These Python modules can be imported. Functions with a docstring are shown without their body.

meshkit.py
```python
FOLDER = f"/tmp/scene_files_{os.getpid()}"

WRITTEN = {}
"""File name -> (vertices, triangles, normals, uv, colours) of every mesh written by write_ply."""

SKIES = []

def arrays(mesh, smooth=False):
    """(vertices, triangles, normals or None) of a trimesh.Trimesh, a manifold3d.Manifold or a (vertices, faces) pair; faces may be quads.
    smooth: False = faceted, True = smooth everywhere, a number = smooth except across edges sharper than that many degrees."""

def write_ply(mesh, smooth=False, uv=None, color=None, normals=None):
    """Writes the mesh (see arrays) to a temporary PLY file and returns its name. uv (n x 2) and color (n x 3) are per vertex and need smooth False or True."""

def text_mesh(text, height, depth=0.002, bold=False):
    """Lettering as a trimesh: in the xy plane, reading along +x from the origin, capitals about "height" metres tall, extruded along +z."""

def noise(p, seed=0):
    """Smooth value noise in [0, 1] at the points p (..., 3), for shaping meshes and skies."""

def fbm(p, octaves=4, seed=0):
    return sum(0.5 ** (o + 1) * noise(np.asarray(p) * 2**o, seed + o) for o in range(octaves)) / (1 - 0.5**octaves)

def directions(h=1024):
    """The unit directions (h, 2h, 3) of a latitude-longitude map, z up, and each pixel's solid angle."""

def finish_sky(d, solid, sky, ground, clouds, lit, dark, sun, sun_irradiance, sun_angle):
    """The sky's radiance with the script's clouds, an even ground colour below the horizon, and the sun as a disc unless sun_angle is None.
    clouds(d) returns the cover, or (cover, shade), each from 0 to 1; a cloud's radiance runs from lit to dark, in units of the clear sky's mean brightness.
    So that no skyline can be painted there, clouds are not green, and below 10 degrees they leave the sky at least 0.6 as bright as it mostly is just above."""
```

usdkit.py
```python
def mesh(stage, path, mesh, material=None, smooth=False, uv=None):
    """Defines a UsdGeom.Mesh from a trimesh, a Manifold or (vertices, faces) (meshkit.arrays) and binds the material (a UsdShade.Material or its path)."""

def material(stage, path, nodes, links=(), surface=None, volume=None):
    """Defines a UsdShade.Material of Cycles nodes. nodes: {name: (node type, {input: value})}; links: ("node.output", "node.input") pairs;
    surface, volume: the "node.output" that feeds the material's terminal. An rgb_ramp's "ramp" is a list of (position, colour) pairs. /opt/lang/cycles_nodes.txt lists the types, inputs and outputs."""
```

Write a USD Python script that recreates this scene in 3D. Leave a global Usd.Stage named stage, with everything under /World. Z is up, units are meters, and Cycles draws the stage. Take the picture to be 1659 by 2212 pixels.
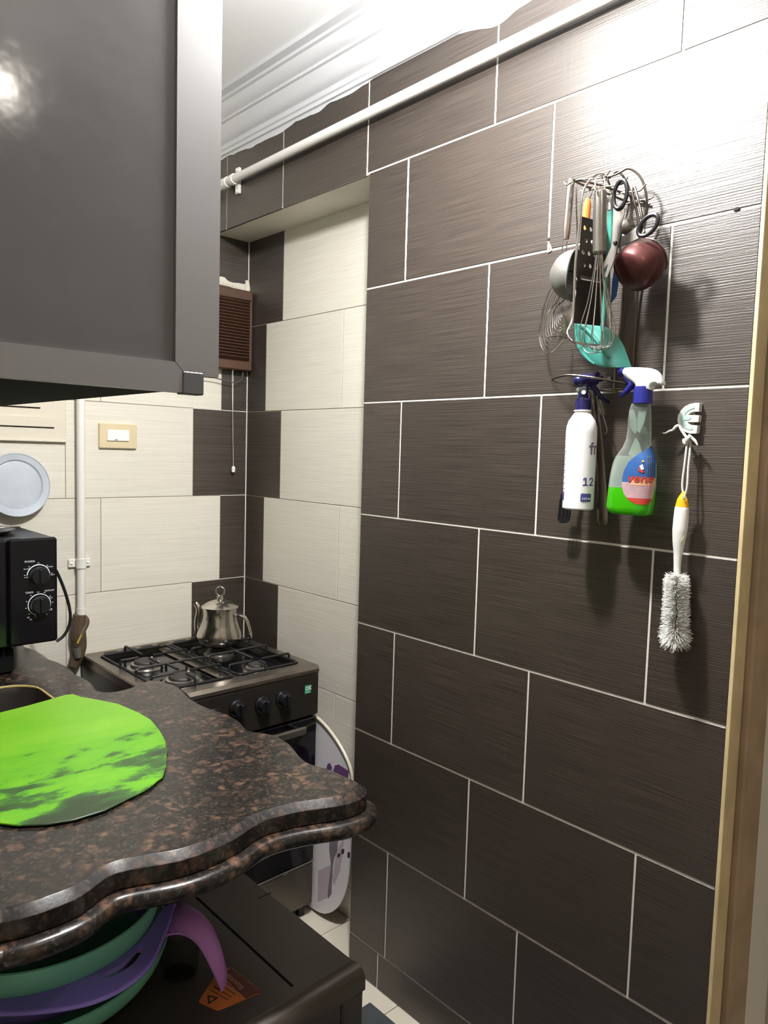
import math, random
import numpy as np, trimesh, usdkit, meshkit
import manifold3d as m3
from shapely.geometry import Polygon, Point, box as sbox
from scipy.interpolate import CubicSpline
from pxr import Usd, UsdGeom, UsdLux, UsdShade, Gf, Sdf

stage = Usd.Stage.CreateInMemory()
UsdGeom.SetStageUpAxis(stage, 'Z'); UsdGeom.SetStageMetersPerUnit(stage, 1.0)
W_ = UsdGeom.Xform.Define(stage, '/World'); stage.SetDefaultPrim(W_.GetPrim())
UsdGeom.Scope.Define(stage, '/World/Looks')
rng = np.random.default_rng(7)

# ---------------------------------------------------------------- camera (solved from the tile grid), light, exposure
EYE = np.array([-1.45362, 0.0, 1.61651]); FPX = 1591.87
YAW, PIT, ROL = 0.75195276, 0.08013991, 0.02902789
_f = np.array([math.sin(YAW)*math.cos(PIT), math.cos(YAW)*math.cos(PIT), -math.sin(PIT)])
_r0 = np.array([math.cos(YAW), -math.sin(YAW), 0]); _u0 = np.cross(_r0, _f)
RIGHT = math.cos(ROL)*_r0 + math.sin(ROL)*_u0; UP = -math.sin(ROL)*_r0 + math.cos(ROL)*_u0; FWD = _f
cam = UsdGeom.Camera.Define(stage, '/World/camera')
cam.AddTransformOp().Set(Gf.Matrix4d(*[float(v) for v in (*RIGHT, 0, *UP, 0, *(-FWD), 0, *EYE, 1)]))
cam.CreateHorizontalApertureAttr(36.0); cam.CreateVerticalApertureAttr(36.0*2212/1659)
cam.CreateFocalLengthAttr(36.0*FPX/1659); cam.CreateClippingRangeAttr(Gf.Vec2f(0.05, 50))
cam.CreateExposureAttr(0.12)

def lamp(name, p, r, power, col):
    l = UsdLux.SphereLight.Define(stage, '/World/'+name)
    l.AddTranslateOp().Set(Gf.Vec3d(*p)); l.CreateRadiusAttr(r); l.CreateIntensityAttr(power); l.CreateColorAttr(Gf.Vec3f(*col))
    l.CreateNormalizeAttr(True)
dl = UsdLux.DiskLight.Define(stage, '/World/ceiling_lamp')                         # the kitchen's round ceiling light, above the frame
dl.AddTranslateOp().Set(Gf.Vec3d(-0.56, 0.99, 2.56)); dl.CreateRadiusAttr(0.05); dl.CreateIntensityAttr(6.0); dl.CreateNormalizeAttr(True); dl.CreateColorAttr(Gf.Vec3f(1.0, 0.99, 0.97))
lamp('lamp_globe', (-0.56, 0.99, 2.605), 0.04, 20.5, (1.0, 0.985, 0.96))               # its opal side glow
lamp('hall_lamp', (-0.80, -0.20, 2.60), 0.035, 1.6, (1.0, 0.93, 0.82))             # the lamp of the room behind the camera
dome = UsdLux.DomeLight.Define(stage, '/World/night_sky'); dome.CreateIntensityAttr(0.02)

def ray(u, v): return (u-829.5)/FPX*RIGHT - (v-1106)/FPX*UP + FWD
def onx(u, v, x): d = ray(u, v); return EYE + d*(x-EYE[0])/d[0]
def ony(u, v, y): d = ray(u, v); return EYE + d*(y-EYE[1])/d[1]
def onz(u, v, z): d = ray(u, v); return EYE + d*(z-EYE[2])/d[2]

# ---------------------------------------------------------------- materials
MATS = {}
def mat(name, nodes, links, surface):
    MATS[name] = usdkit.material(stage, '/World/Looks/'+name, nodes, links, surface=surface); return MATS[name]
def plain(name, col, rough=0.5, metal=0.0, bump=None, var=0.0, **kw):
    n = {'p': ('principled_bsdf', dict(base_color=col, roughness=rough, metallic=metal, **kw))}; l = []
    if bump:
        n['g'] = ('geometry', {}); n['n'] = ('noise_texture', {'scale': bump[0], 'detail': 3.0})
        n['b'] = ('bump', {'strength': bump[1], 'distance': bump[2]})
        l += [('g.position', 'n.vector'), ('n.fac', 'b.height'), ('b.normal', 'p.normal')]
    if var:
        n['g2'] = ('geometry', {}); n['n2'] = ('noise_texture', {'scale': 14.0, 'detail': 5.0})
        n['r2'] = ('rgb_ramp', {'ramp': [(0.3, tuple(c*(1-var) for c in col)), (0.7, tuple(min(1, c*(1+var)) for c in col))]})
        l += [('g2.position', 'n2.vector'), ('n2.fac', 'r2.fac'), ('r2.color', 'p.base_color')]
    return mat(name, n, l, 'p.BSDF')

def linen(name, col, col2, rough, strength, spec=0.5, vary=0.12, blotch=0.0):
    """Glazed tile with a woven relief: fine threads along and across."""
    n = {'g': ('geometry', {}), 'oi': ('object_info', {}),
         'm1': ('mapping', {'scale': (5, 5, 330)}), 'm2': ('mapping', {'scale': (330, 330, 5)}),
         'n1': ('noise_texture', {'scale': 1.0, 'detail': 2.0}), 'n2': ('noise_texture', {'scale': 1.0, 'detail': 2.0}),
         's': ('math', {'math_type': 'multiply_add', 'value2': 0.40}), 'w': ('wave_texture', {'wave_type': 'bands', 'bands_direction': 'z', 'scale': 60.0, 'distortion': 3.0, 'detail': 2.0, 'detail_scale': 1.5}), 's2': ('math', {'math_type': 'multiply_add', 'value2': 0.22}),
         'b': ('bump', {'strength': strength, 'distance': 0.0012}),
         'r': ('rgb_ramp', {'ramp': [(0.3, col), (0.72, col2)]}),
         'v': ('map_range', {'from_min': 0.0, 'from_max': 1.0, 'to_min': 1-vary, 'to_max': 1+vary}),
         'h': ('hsv', {}), 'p': ('principled_bsdf', {'roughness': rough, 'specular_ior_level': spec})}
    l = [('g.position', 'm1.vector'), ('g.position', 'm2.vector'), ('m1.vector', 'n1.vector'), ('m2.vector', 'n2.vector'),
         ('n2.fac', 's.value1'), ('n1.fac', 's.value3'), ('g.position', 'w.vector'), ('w.fac', 's2.value1'), ('s.value', 's2.value3'), ('s2.value', 'b.height'), ('n1.fac', 'r.fac'),
         ('oi.random', 'v.value'), ('v.result', 'h.value'), ('r.color', 'h.color'), ('h.color', 'p.base_color'), ('b.normal', 'p.normal')]
    return mat(name, n, l, 'p.BSDF')

linen('dark_tile', (0.029, 0.0215, 0.0172), (0.062, 0.0475, 0.0375), 0.42, 0.42, 0.8)
linen('cream_tile', (0.66, 0.625, 0.54), (0.75, 0.715, 0.63), 0.42, 0.30, 0.4, 0.04)
plain('white_grout', (0.72, 0.70, 0.64), 0.85, bump=(300, .4, .001))
plain('cream_grout', (0.29, 0.25, 0.19), 0.9)
plain('plaster', (0.88, 0.88, 0.89), 0.6, bump=(60, .08, .002))
plain('cornice_paint', (0.62, 0.62, 0.645), 0.45)
plain('white_paint', (0.80, 0.78, 0.74), 0.38)
plain('rough_filler', (0.72, 0.68, 0.58), 0.9, bump=(120, .8, .006))
plain('beige_edge', (0.62, 0.50, 0.28), 0.6, bump=(90, .2, .001), var=.12)
plain('brown_casing', (0.36, 0.26, 0.165), 0.5, var=.15)
plain('room_wall', (0.42, 0.37, 0.30), 0.8)
plain('floor_tile', (0.66, 0.60, 0.50), 0.3)
plain('cabinet_gloss', (0.105, 0.102, 0.104), 0.13, bump=(11, .16, .006), specular_ior_level=0.5)
plain('aluminium', (0.225, 0.22, 0.222), 0.42, 0.3)
plain('cap_plastic', (0.085, 0.088, 0.092), 0.45)
plain('carcass_grey', (0.10, 0.10, 0.10), 0.6)
plain('black_board', (0.006, 0.006, 0.007), 0.85, specular_ior_level=0.1)
plain('dark_wood', (0.03, 0.02, 0.015), 0.6)
plain('fan_brown', (0.082, 0.040, 0.025), 0.4)
plain('fan_dark', (0.02, 0.012, 0.010), 0.5)
plain('black_plastic', (0.008, 0.008, 0.010), 0.35)
plain('black_gloss', (0.004, 0.004, 0.006), 0.12)
plain('black_iron', (0.010, 0.010, 0.011), 0.45)
plain('print_white', (0.75, 0.78, 0.85), 0.5)
plain('print_grey', (0.18, 0.19, 0.20), 0.5)
plain('switch_cream', (0.66, 0.55, 0.36), 0.4)
plain('switch_white', (0.85, 0.85, 0.83), 0.3)
plain('plate_grey', (0.44, 0.48, 0.535), 0.5, 0.05, bump=(90, .1, .001), var=.1)
plain('chrome', (0.58, 0.56, 0.53), 0.18, 1.0)
plain('steel', (0.36, 0.34, 0.31), 0.30, 1.0, var=.12)
plain('kettle_steel', (0.52, 0.49, 0.44), 0.20, 1.0, bump=(25, .12, .006), var=.22)
plain('scissor_steel', (0.20, 0.185, 0.165), 0.42, 0.9)
plain('dark_steel', (0.16, 0.14, 0.12), 0.35, 1.0)
plain('grater_steel', (0.085, 0.072, 0.062), 0.35, 0.85)
plain('grey_alloy', (0.20, 0.195, 0.175), 0.45, 0.5, var=.12)
plain('hob_steel', (0.20, 0.17, 0.14), 0.28, 0.85, var=.2)
plain('stove_front', (0.030, 0.026, 0.022), 0.30, 0.4)
plain('stove_drawer', (0.11, 0.10, 0.085), 0.3, 0.75)
plain('burner_alloy', (0.42, 0.40, 0.37), 0.32, 0.9)
plain('burner_cap', (0.035, 0.030, 0.026), 0.55)
plain('sink_steel', (0.22, 0.20, 0.18), 0.3, 0.9)
plain('sealant', (0.45, 0.36, 0.14), 0.6)
plain('tape_brown', (0.085, 0.055, 0.032), 0.6, bump=(80, .5, .004))
plain('tape_yellow', (0.45, 0.36, 0.05), 0.5)
plain('sticker_green', (0.03, 0.30, 0.13), 0.4)
plain('appliance_metal', (0.072, 0.060, 0.052), 0.36, 0.55, bump=(500, .15, .0004))
plain('sticker_orange', (0.50, 0.13, 0.02), 0.5, var=.15)
plain('sticker_maroon', (0.10, 0.02, 0.02), 0.5)
plain('print_tan', (0.42, 0.24, 0.12), 0.5)
plain('print_dark', (0.03, 0.015, 0.01), 0.5)
plain('mint_plastic', (0.19, 0.54, 0.39), 0.35, subsurface_weight=0.1, subsurface_scale=0.01)
plain('purple_plastic', (0.27, 0.20, 0.72), 0.32)
plain('pink_plastic', (0.46, 0.20, 0.56), 0.38)
plain('melamine', (0.76, 0.73, 0.76), 0.28)
plain('melamine_rim', (0.78, 0.72, 0.58), 0.3)
plain('print_mauve', (0.52, 0.43, 0.49), 0.35)
plain('print_purple', (0.15, 0.07, 0.18), 0.35)
plain('print_slate', (0.20, 0.19, 0.23), 0.35)
plain('print_plum', (0.07, 0.02, 0.04), 0.35)
plain('rug_grey', (0.055, 0.065, 0.07), 0.95, bump=(400, .9, .004))
plain('orange_plastic', (0.80, 0.20, 0.045), 0.4)
plain('teal_silicone', (0.035, 0.20, 0.165), 0.38, subsurface_weight=0.2, subsurface_scale=0.01)
plain('pot_red', (0.105, 0.034, 0.033), 0.33, 0.5, bump=(300, .12, .001))
plain('pot_inside', (0.30, 0.28, 0.26), 0.4, 0.8)
plain('navy_plastic', (0.012, 0.010, 0.075), 0.35)
plain('blue_plastic', (0.018, 0.022, 0.24), 0.4)
plain('blue_blade', (0.02, 0.06, 0.16), 0.35)
plain('bottle_white', (0.84, 0.84, 0.86), 0.3, subsurface_weight=0.1, subsurface_scale=0.01)
plain('trigger_white', (0.72, 0.73, 0.70), 0.32)
plain('label_blue', (0.03, 0.10, 0.30), 0.4, var=.25)
plain('label_lilac', (0.40, 0.26, 0.28), 0.45, var=.3)
plain('label_peach', (0.62, 0.32, 0.20), 0.45, var=.15)
plain('label_red', (0.45, 0.045, 0.03), 0.4)
plain('label_yellow', (0.60, 0.45, 0.05), 0.4)
plain('label_indigo', (0.075, 0.065, 0.27), 0.4)
plain('liquid_green', (0.04, 0.36, 0.004), 0.15, subsurface_weight=0.3, subsurface_scale=0.02, subsurface_radius=(0.3, 1, 0.2))
plain('hook_white', (0.74, 0.76, 0.70), 0.42)
plain('hook_pale_green', (0.38, 0.54, 0.48), 0.45)
plain('hook_line', (0.30, 0.36, 0.36), 0.6)
plain('string_white', (0.62, 0.62, 0.57), 0.7, bump=(900, .5, .001))
plain('brush_yellow', (0.80, 0.42, 0.015), 0.3)
plain('brush_white', (0.80, 0.79, 0.76), 0.3)
plain('brush_grip', (0.35, 0.38, 0.22), 0.6)
plain('bristle_white', (0.80, 0.80, 0.76), 0.55)
plain('hole_dark', (0.02, 0.012, 0.008), 0.9)
plain('panel_cream', (0.66, 0.60, 0.50), 0.45)

# tan-brown granite: dark ground, brown feldspar flakes, grey specks
mat('granite', {'g': ('geometry', {}), 'nd': ('noise_texture', {'scale': 30.0, 'detail': 3.0}), 'mx': ('mix', {'fac': 0.06}),
    'v1': ('voronoi_texture', {'scale': 42.0, 'randomness': 1.0}), 'v2': ('voronoi_texture', {'scale': 95.0, 'randomness': 1.0}),
    'n1': ('noise_texture', {'scale': 18.0, 'detail': 5.0}),
    'r1': ('rgb_ramp', {'ramp': [(0.0, (1, 1, 1)), (0.2, (0.85, 0.85, 0.85)), (0.55, (0, 0, 0)), (1, (0, 0, 0))]}),
    'r2': ('rgb_ramp', {'ramp': [(0.40, (0, 0, 0)), (0.60, (1, 1, 1))]}),
    'mm': ('math', {'math_type': 'multiply'}),
    'rb': ('rgb_ramp', {'ramp': [(0.0, (0.075, 0.062, 0.052)), (0.3, (0.021, 0.017, 0.015)), (0.7, (0.009, 0.008, 0.0075))]}),
    'rf': ('rgb_ramp', {'ramp': [(0.3, (0.055, 0.028, 0.018)), (0.7, (0.19, 0.105, 0.066))]}), 'n3': ('noise_texture', {'scale': 90.0, 'detail': 4.0}),
    'm': ('mix', {}), 'p': ('principled_bsdf', {'roughness': 0.24, 'specular_ior_level': 0.45}),
    'b': ('bump', {'strength': 0.12, 'distance': 0.002})},
    [('g.position', 'nd.vector'), ('g.position', 'mx.color1'), ('nd.color', 'mx.color2'), ('mx.color', 'v1.vector'), ('mx.color', 'v2.vector'),
     ('g.position', 'n1.vector'), ('v1.distance', 'r1.fac'), ('n1.fac', 'r2.fac'), ('r1.color', 'mm.value1'), ('r2.color', 'mm.value2'),
     ('v2.distance', 'rb.fac'), ('g.position', 'n3.vector'), ('n3.fac', 'rf.fac'), ('mm.value', 'm.fac'), ('rb.color', 'm.color1'), ('rf.color', 'm.color2'),
     ('m.color', 'p.base_color'), ('n3.fac', 'b.height'), ('b.normal', 'p.normal')], 'p.BSDF')
# green flexible mat: worn, with dark damp stains
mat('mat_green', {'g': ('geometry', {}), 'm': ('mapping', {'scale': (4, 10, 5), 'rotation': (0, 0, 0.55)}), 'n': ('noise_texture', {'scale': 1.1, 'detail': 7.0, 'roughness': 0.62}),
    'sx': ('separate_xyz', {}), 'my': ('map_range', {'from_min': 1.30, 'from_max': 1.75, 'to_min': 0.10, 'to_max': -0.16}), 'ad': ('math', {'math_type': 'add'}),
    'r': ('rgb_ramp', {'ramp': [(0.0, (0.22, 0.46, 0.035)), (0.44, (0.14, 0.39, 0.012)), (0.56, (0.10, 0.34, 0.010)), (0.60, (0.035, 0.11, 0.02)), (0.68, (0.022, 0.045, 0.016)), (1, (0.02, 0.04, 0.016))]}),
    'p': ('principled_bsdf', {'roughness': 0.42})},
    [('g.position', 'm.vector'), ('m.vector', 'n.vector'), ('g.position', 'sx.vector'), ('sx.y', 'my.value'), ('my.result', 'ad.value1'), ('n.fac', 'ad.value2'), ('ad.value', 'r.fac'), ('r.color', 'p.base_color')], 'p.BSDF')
def clear(name, tint, fac, rough=0.08, edge=0.75, col=(0.75, 0.82, 0.78)):
    mat(name, {'t': ('transparent_bsdf', {'color': tint}), 'p': ('principled_bsdf', {'base_color': col, 'roughness': rough, 'specular_ior_level': 0.6}),
        'lw': ('layer_weight', {'blend': 0.35}), 'mr': ('map_range', {'from_min': 0.0, 'from_max': 1.0, 'to_min': fac, 'to_max': edge}), 'm': ('mix_closure', {})},
        [('lw.facing', 'mr.value'), ('mr.result', 'm.fac'), ('t.BSDF', 'm.closure1'), ('p.BSDF', 'm.closure2')], 'm.closure')
clear('clear_plastic', (0.86, 0.93, 0.88), 0.06, 0.08, 0.45)
clear('cloudy_plastic', (0.80, 0.90, 0.84), 0.18, 0.2, 0.5)
clear('jar_glass', (0.90, 0.92, 0.90), 0.01, 0.04, 0.3, (0.06, 0.06, 0.06))

# ---------------------------------------------------------------- prim helpers
USED = {}
LOC = {}
def _name(parent, name):
    k = (parent, name); i = USED.get(k, 0); USED[k] = i+1
    return parent + '/' + (name if i == 0 else f'{name}_{i:03d}')
def tag(path, label=None, cat=None, group=None, kind=None):
    p = stage.GetPrimAtPath(path)
    for k, v in (('label', label), ('category', cat), ('group', group), ('kind', kind)):
        if v: p.SetCustomDataByKey(k, v)
    return path
def thing(name, label, cat, loc=(0, 0, 0), group=None, kind=None):
    path = _name('/World', name); x = UsdGeom.Xform.Define(stage, path); x.AddTranslateOp().Set(Gf.Vec3d(*map(float, loc)))
    LOC[path] = np.array(loc, float)
    return tag(path, label, cat, group, kind)
def setting(name, label=None):
    path = _name('/World', name); UsdGeom.Xform.Define(stage, path); LOC[path] = np.zeros(3)
    return tag(path, label, None, None, 'structure')
def part(parent, name, mesh, m, smooth=30, label=None, kind=None):
    """mesh in world coordinates; stored relative to its thing's base"""
    v, f, n = meshkit.arrays(mesh, smooth)
    path = _name(parent, name)
    loc = LOC.get(parent, np.zeros(3)); LOC[path] = loc
    g = usdkit.mesh(stage, path, (v-loc, f), MATS[m], smooth=False)
    if n is not None:
        g.CreateNormalsAttr([Gf.Vec3f(*map(float, a)) for a in n]); g.SetNormalsInterpolation('vertex')
    if label or kind: tag(path, label, None, None, kind)
    return path
def single(name, mesh, m, label=None, cat=None, group=None, kind=None, smooth=30):
    p = part('/World', name, mesh, m, smooth); return tag(p, label, cat, group, kind)

# ---------------------------------------------------------------- mesh helpers
cat_ = trimesh.util.concatenate
def bx(x0, x1, y0, y1, z0, z1, b=0.0):
    lo = np.array([min(x0, x1), min(y0, y1), min(z0, z1)]); hi = np.array([max(x0, x1), max(y0, y1), max(z0, z1)])
    if b <= 0:
        return trimesh.creation.box(bounds=[lo, hi])
    b = min(b, *(0.49*(hi-lo)))
    pts = [[(lo[a] if not s[a] else hi[a]) + (0 if a == k else (b if not s[a] else -b)) for a in range(3)] for s in np.ndindex(2, 2, 2) for k in range(3)]
    return trimesh.convex.convex_hull(np.array(pts))
def spline(pts, n=60, closed=False):
    p = np.asarray(pts, float)
    if closed: p = np.vstack([p, p[:1]])
    t = np.r_[0, np.cumsum(np.linalg.norm(np.diff(p, axis=0), axis=1)**0.5)]
    cs = CubicSpline(t, p, bc_type='periodic' if closed else 'natural')
    q = cs(np.linspace(0, t[-1], n+1 if closed else n))
    return q[:-1] if closed else q
def tube(pts, r, k=8, closed=False, flat=1.0, flatdir=None):
    p = np.asarray(pts, float); n = len(p)
    d = (np.roll(p, -1, 0)-np.roll(p, 1, 0)) if closed else np.gradient(p, axis=0)
    d /= np.maximum(np.linalg.norm(d, axis=1, keepdims=True), 1e-12)
    a = np.asarray(flatdir, float) if flatdir is not None else (np.array([0, 0, 1.0]) if abs(d[0][2]) < .9 else np.array([1.0, 0, 0]))
    rr = np.broadcast_to(np.asarray(r, float), (n,)); V = []
    for i in range(n):
        a = a - d[i]*(a@d[i]); a /= max(np.linalg.norm(a), 1e-12); b = np.cross(d[i], a)
        for j in range(k):
            th = 2*math.pi*j/k; V.append(p[i]+rr[i]*(math.cos(th)*a*flat+math.sin(th)*b))
    F = []
    for i in range(n if closed else n-1):
        i2 = (i+1) % n
        for j in range(k):
            j2 = (j+1) % k; F += [[i*k+j, i*k+j2, i2*k+j2], [i*k+j, i2*k+j2, i2*k+j]]
    if not closed:
        V += [p[0], p[-1]]; c0, c1 = len(V)-2, len(V)-1
        for j in range(k):
            j2 = (j+1) % k; F += [[c0, j2, j], [c1, (n-1)*k+j, (n-1)*k+j2]]
    m = trimesh.Trimesh(np.array(V), np.array(F), process=False); m.fix_normals(); return m
def basis(axis):
    w = np.asarray(axis, float); w = w/np.linalg.norm(w)
    a = np.array([1.0, 0, 0]) if abs(w[0]) < .8 else np.array([0, 1.0, 0])
    u = np.cross(a, w); u /= np.linalg.norm(u); return u, np.cross(w, u), w
def lathe(prof, c=(0, 0, 0), axis=(0, 0, 1), k=40, a0=0.0, a1=2*math.pi):
    """prof: (radius, height along axis) pairs"""
    u, v, w = basis(axis); P = np.array(prof, float); n = len(P); full = a1-a0 > 6.28
    A = np.linspace(a0, a1, k+1)[:k if full else k+1]; kk = len(A)
    V = np.array([np.asarray(c)+h*w+r*(math.cos(t)*u+math.sin(t)*v) for r, h in P for t in A])
    F = []
    for i in range(n-1):
        for j in range(kk if full else kk-1):
            j2 = (j+1) % kk; F += [[i*kk+j, i*kk+j2, (i+1)*kk+j2], [i*kk+j, (i+1)*kk+j2, (i+1)*kk+j]]
    m = trimesh.Trimesh(V, np.array(F), process=True); m.update_faces(m.nondegenerate_faces()); m.fix_normals(); return m
def shell(prof, t, **kw):
    """a lathed open vessel of wall thickness t: outside profile (base to rim), then back inside"""
    P = [tuple(q) for q in prof]; out = [(0, P[0][1])] + P
    inn = [(max(r-t, 0), h+(t if i == 0 else 0)) for i, (r, h) in enumerate(P)][::-1] + [(0, P[0][1]+t)]
    return lathe(out+inn, **kw)
def tri_poly(poly):
    v, f = trimesh.creation.triangulate_polygon(poly, engine='earcut'); return np.asarray(v), np.asarray(f)
def ext(poly, t, o, ex, ey):
    """extrude a shapely polygon by t along ex x ey; o origin"""
    o, ex, ey = map(lambda q: np.asarray(q, float), (o, ex, ey)); ez = np.cross(ex, ey)
    m = trimesh.creation.extrude_polygon(poly, t, engine='earcut'); v = m.vertices
    return trimesh.Trimesh(o+v[:, :1]*ex+v[:, 1:2]*ey+v[:, 2:]*ez, m.faces, process=True)
def off_ring(R, d):
    R = np.asarray(R); e = np.roll(R, -1, 0)-np.roll(R, 1, 0); e /= np.linalg.norm(e, axis=1, keepdims=True)
    n = np.stack([e[:, 1], -e[:, 0]], 1)
    s = np.sign(np.sum(R[:, 0]*np.roll(R[:, 1], -1)-np.roll(R[:, 0], -1)*R[:, 1]))
    return R + n*d*s
def slab(ring, layers, holes=()):
    """stacked offsets of a closed ring: layers (z, offset) from top to bottom, capped; holes pass straight through"""
    ring = np.asarray(ring); n = len(ring); Vs, Fs, base = [], [], 0
    L = [np.c_[off_ring(ring, o), np.full(n, z)] for z, o in layers]; V = np.vstack(L)
    F = [[i*n+j, (i+1)*n+j, (i+1)*n+(j+1) % n] for i in range(len(L)-1) for j in range(n)] + [[i*n+j, (i+1)*n+(j+1) % n, i*n+(j+1) % n] for i in range(len(L)-1) for j in range(n)]
    meshes = [trimesh.Trimesh(V, F, process=False)]
    for k in (0, -1):
        v, f = tri_poly(Polygon(L[k][:, :2], [h for h in holes])); meshes.append(trimesh.Trimesh(np.c_[v, np.full(len(v), layers[k][0])], f, process=False))
    for h in holes:
        h = np.asarray(h); m = len(h); V = np.r_[np.c_[h, np.full(m, layers[0][0])], np.c_[h, np.full(m, layers[-1][0])]]
        meshes.append(trimesh.Trimesh(V, [[j, (j+1) % m, m+j] for j in range(m)]+[[(j+1) % m, m+(j+1) % m, m+j] for j in range(m)], process=False))
    m = cat_(meshes); m.merge_vertices(digits_vertex=6); m.fix_normals(); return m
def grid(P):
    """open surface through an (n, m, 3) array"""
    P = np.asarray(P, float); n, m = P.shape[:2]; i = np.arange(n*m).reshape(n, m)
    F = np.r_[np.c_[i[:-1, :-1].ravel(), i[1:, :-1].ravel(), i[1:, 1:].ravel()], np.c_[i[:-1, :-1].ravel(), i[1:, 1:].ravel(), i[:-1, 1:].ravel()]]
    return P.reshape(-1, 3), F
def plate(P, t):
    """an (n, m, 3) surface thickened to t along its vertex normals"""
    v, f = grid(P); n, m = np.asarray(P).shape[:2]; me = trimesh.Trimesh(v, f, process=False); nn = me.vertex_normals
    i = np.arange(n*m).reshape(n, m); b = np.r_[i[0, :], i[1:, -1], i[-1, -2::-1], i[-2:0:-1, 0]]; N = n*m
    F = np.r_[f, f[:, ::-1]+N, [[b[j], b[(j+1) % len(b)], b[j]+N] for j in range(len(b))], [[b[(j+1) % len(b)], b[(j+1) % len(b)]+N, b[j]+N] for j in range(len(b))]]
    r = trimesh.Trimesh(np.r_[v+nn*t/2, v-nn*t/2], F, process=False); r.fix_normals(); return r
def ball(c, r, sub=2, sc=(1, 1, 1)):
    m = trimesh.creation.icosphere(subdivisions=sub, radius=r); m.apply_scale(sc); m.apply_translation(c); return m
def text_on(s, h, o, ex, ey, depth=0.0006, bold=False):
    m = meshkit.text_mesh(s, h, depth, bold); o, ex, ey = (np.asarray(q, float) for q in (o, ex, ey)); ez = np.cross(ex, ey); v = m.vertices
    return trimesh.Trimesh(o+v[:, :1]*ex+v[:, 1:2]*ey+v[:, 2:]*ez, m.faces, process=False)
def rrect(x0, y0, x1, y1, r): return sbox(x0+r, y0+r, x1-r, y1-r).buffer(r, quad_segs=6)

# ---------------------------------------------------------------- room shell
YB, XN, YJ, YR, ZC = 2.5308, 0.1529, 1.656, 0.56, 2.815       # back wall, niche wall, niche jamb, wall end, ceiling
Hh = lambda k: 2.42242 - 0.33*k
TW, YE, YO = 0.46936, 1.49637, 1.19907
G = 0.0026                                                     # half a grout joint
fl = setting('floor'); part(fl, 'screed', bx(-1.95, 0.6, -1.35, 2.6, -0.08, -0.004), 'cream_grout')
for i in range(7):
    for j in range(10):
        x0, y0 = -1.93+i*0.36, -1.33+j*0.395
        part(fl, 'tile', bx(x0+.0015, x0+.3585, y0+.0015, min(y0+.3935, 2.6), -0.01, 0, .0008), 'floor_tile')
part('/World', 'ceiling', bx(-2.0, 0.6, -1.4, 2.65, ZC, ZC+.1), 'plaster'); tag('/World/ceiling', kind='structure')
wr = setting('wall_right')
part(wr, 'grout', cat_([bx(.0016, .35, YR+.001, YJ-.001, 0, ZC), bx(.0016, .35, YJ-.001, 2.62, 2.4224, ZC)]), 'white_grout')
for k in range(-2, 8):
    z1, z0 = Hh(k), max(Hh(k+1), 0)
    if k == -2: z1 = 2.80
    nearly = YJ if k >= 0 else YB
    js = {0: [YE, YE-TW], 1: [YO, YO-TW]}[k % 2]
    if k == -1: js = [2.446, 2.091, 1.668, YO, YO-TW]
    if k == -2: js = [1.9, 1.43, .96]
    if k == 7: js = [YE+.03, YE-TW+.0]
    e = sorted({YR, nearly, *[j for j in js if YR+.02 < j < nearly-.02]})
    for a, b in zip(e[:-1], e[1:]):
        part(wr, 'tile', bx(0, .009, a+(G if a > YR else 0), b-(G if b < nearly else 0), (z0-.0052 if k == -1 and a > 1.6 else z0+G), z1-G, .0008), 'dark_tile')
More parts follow.
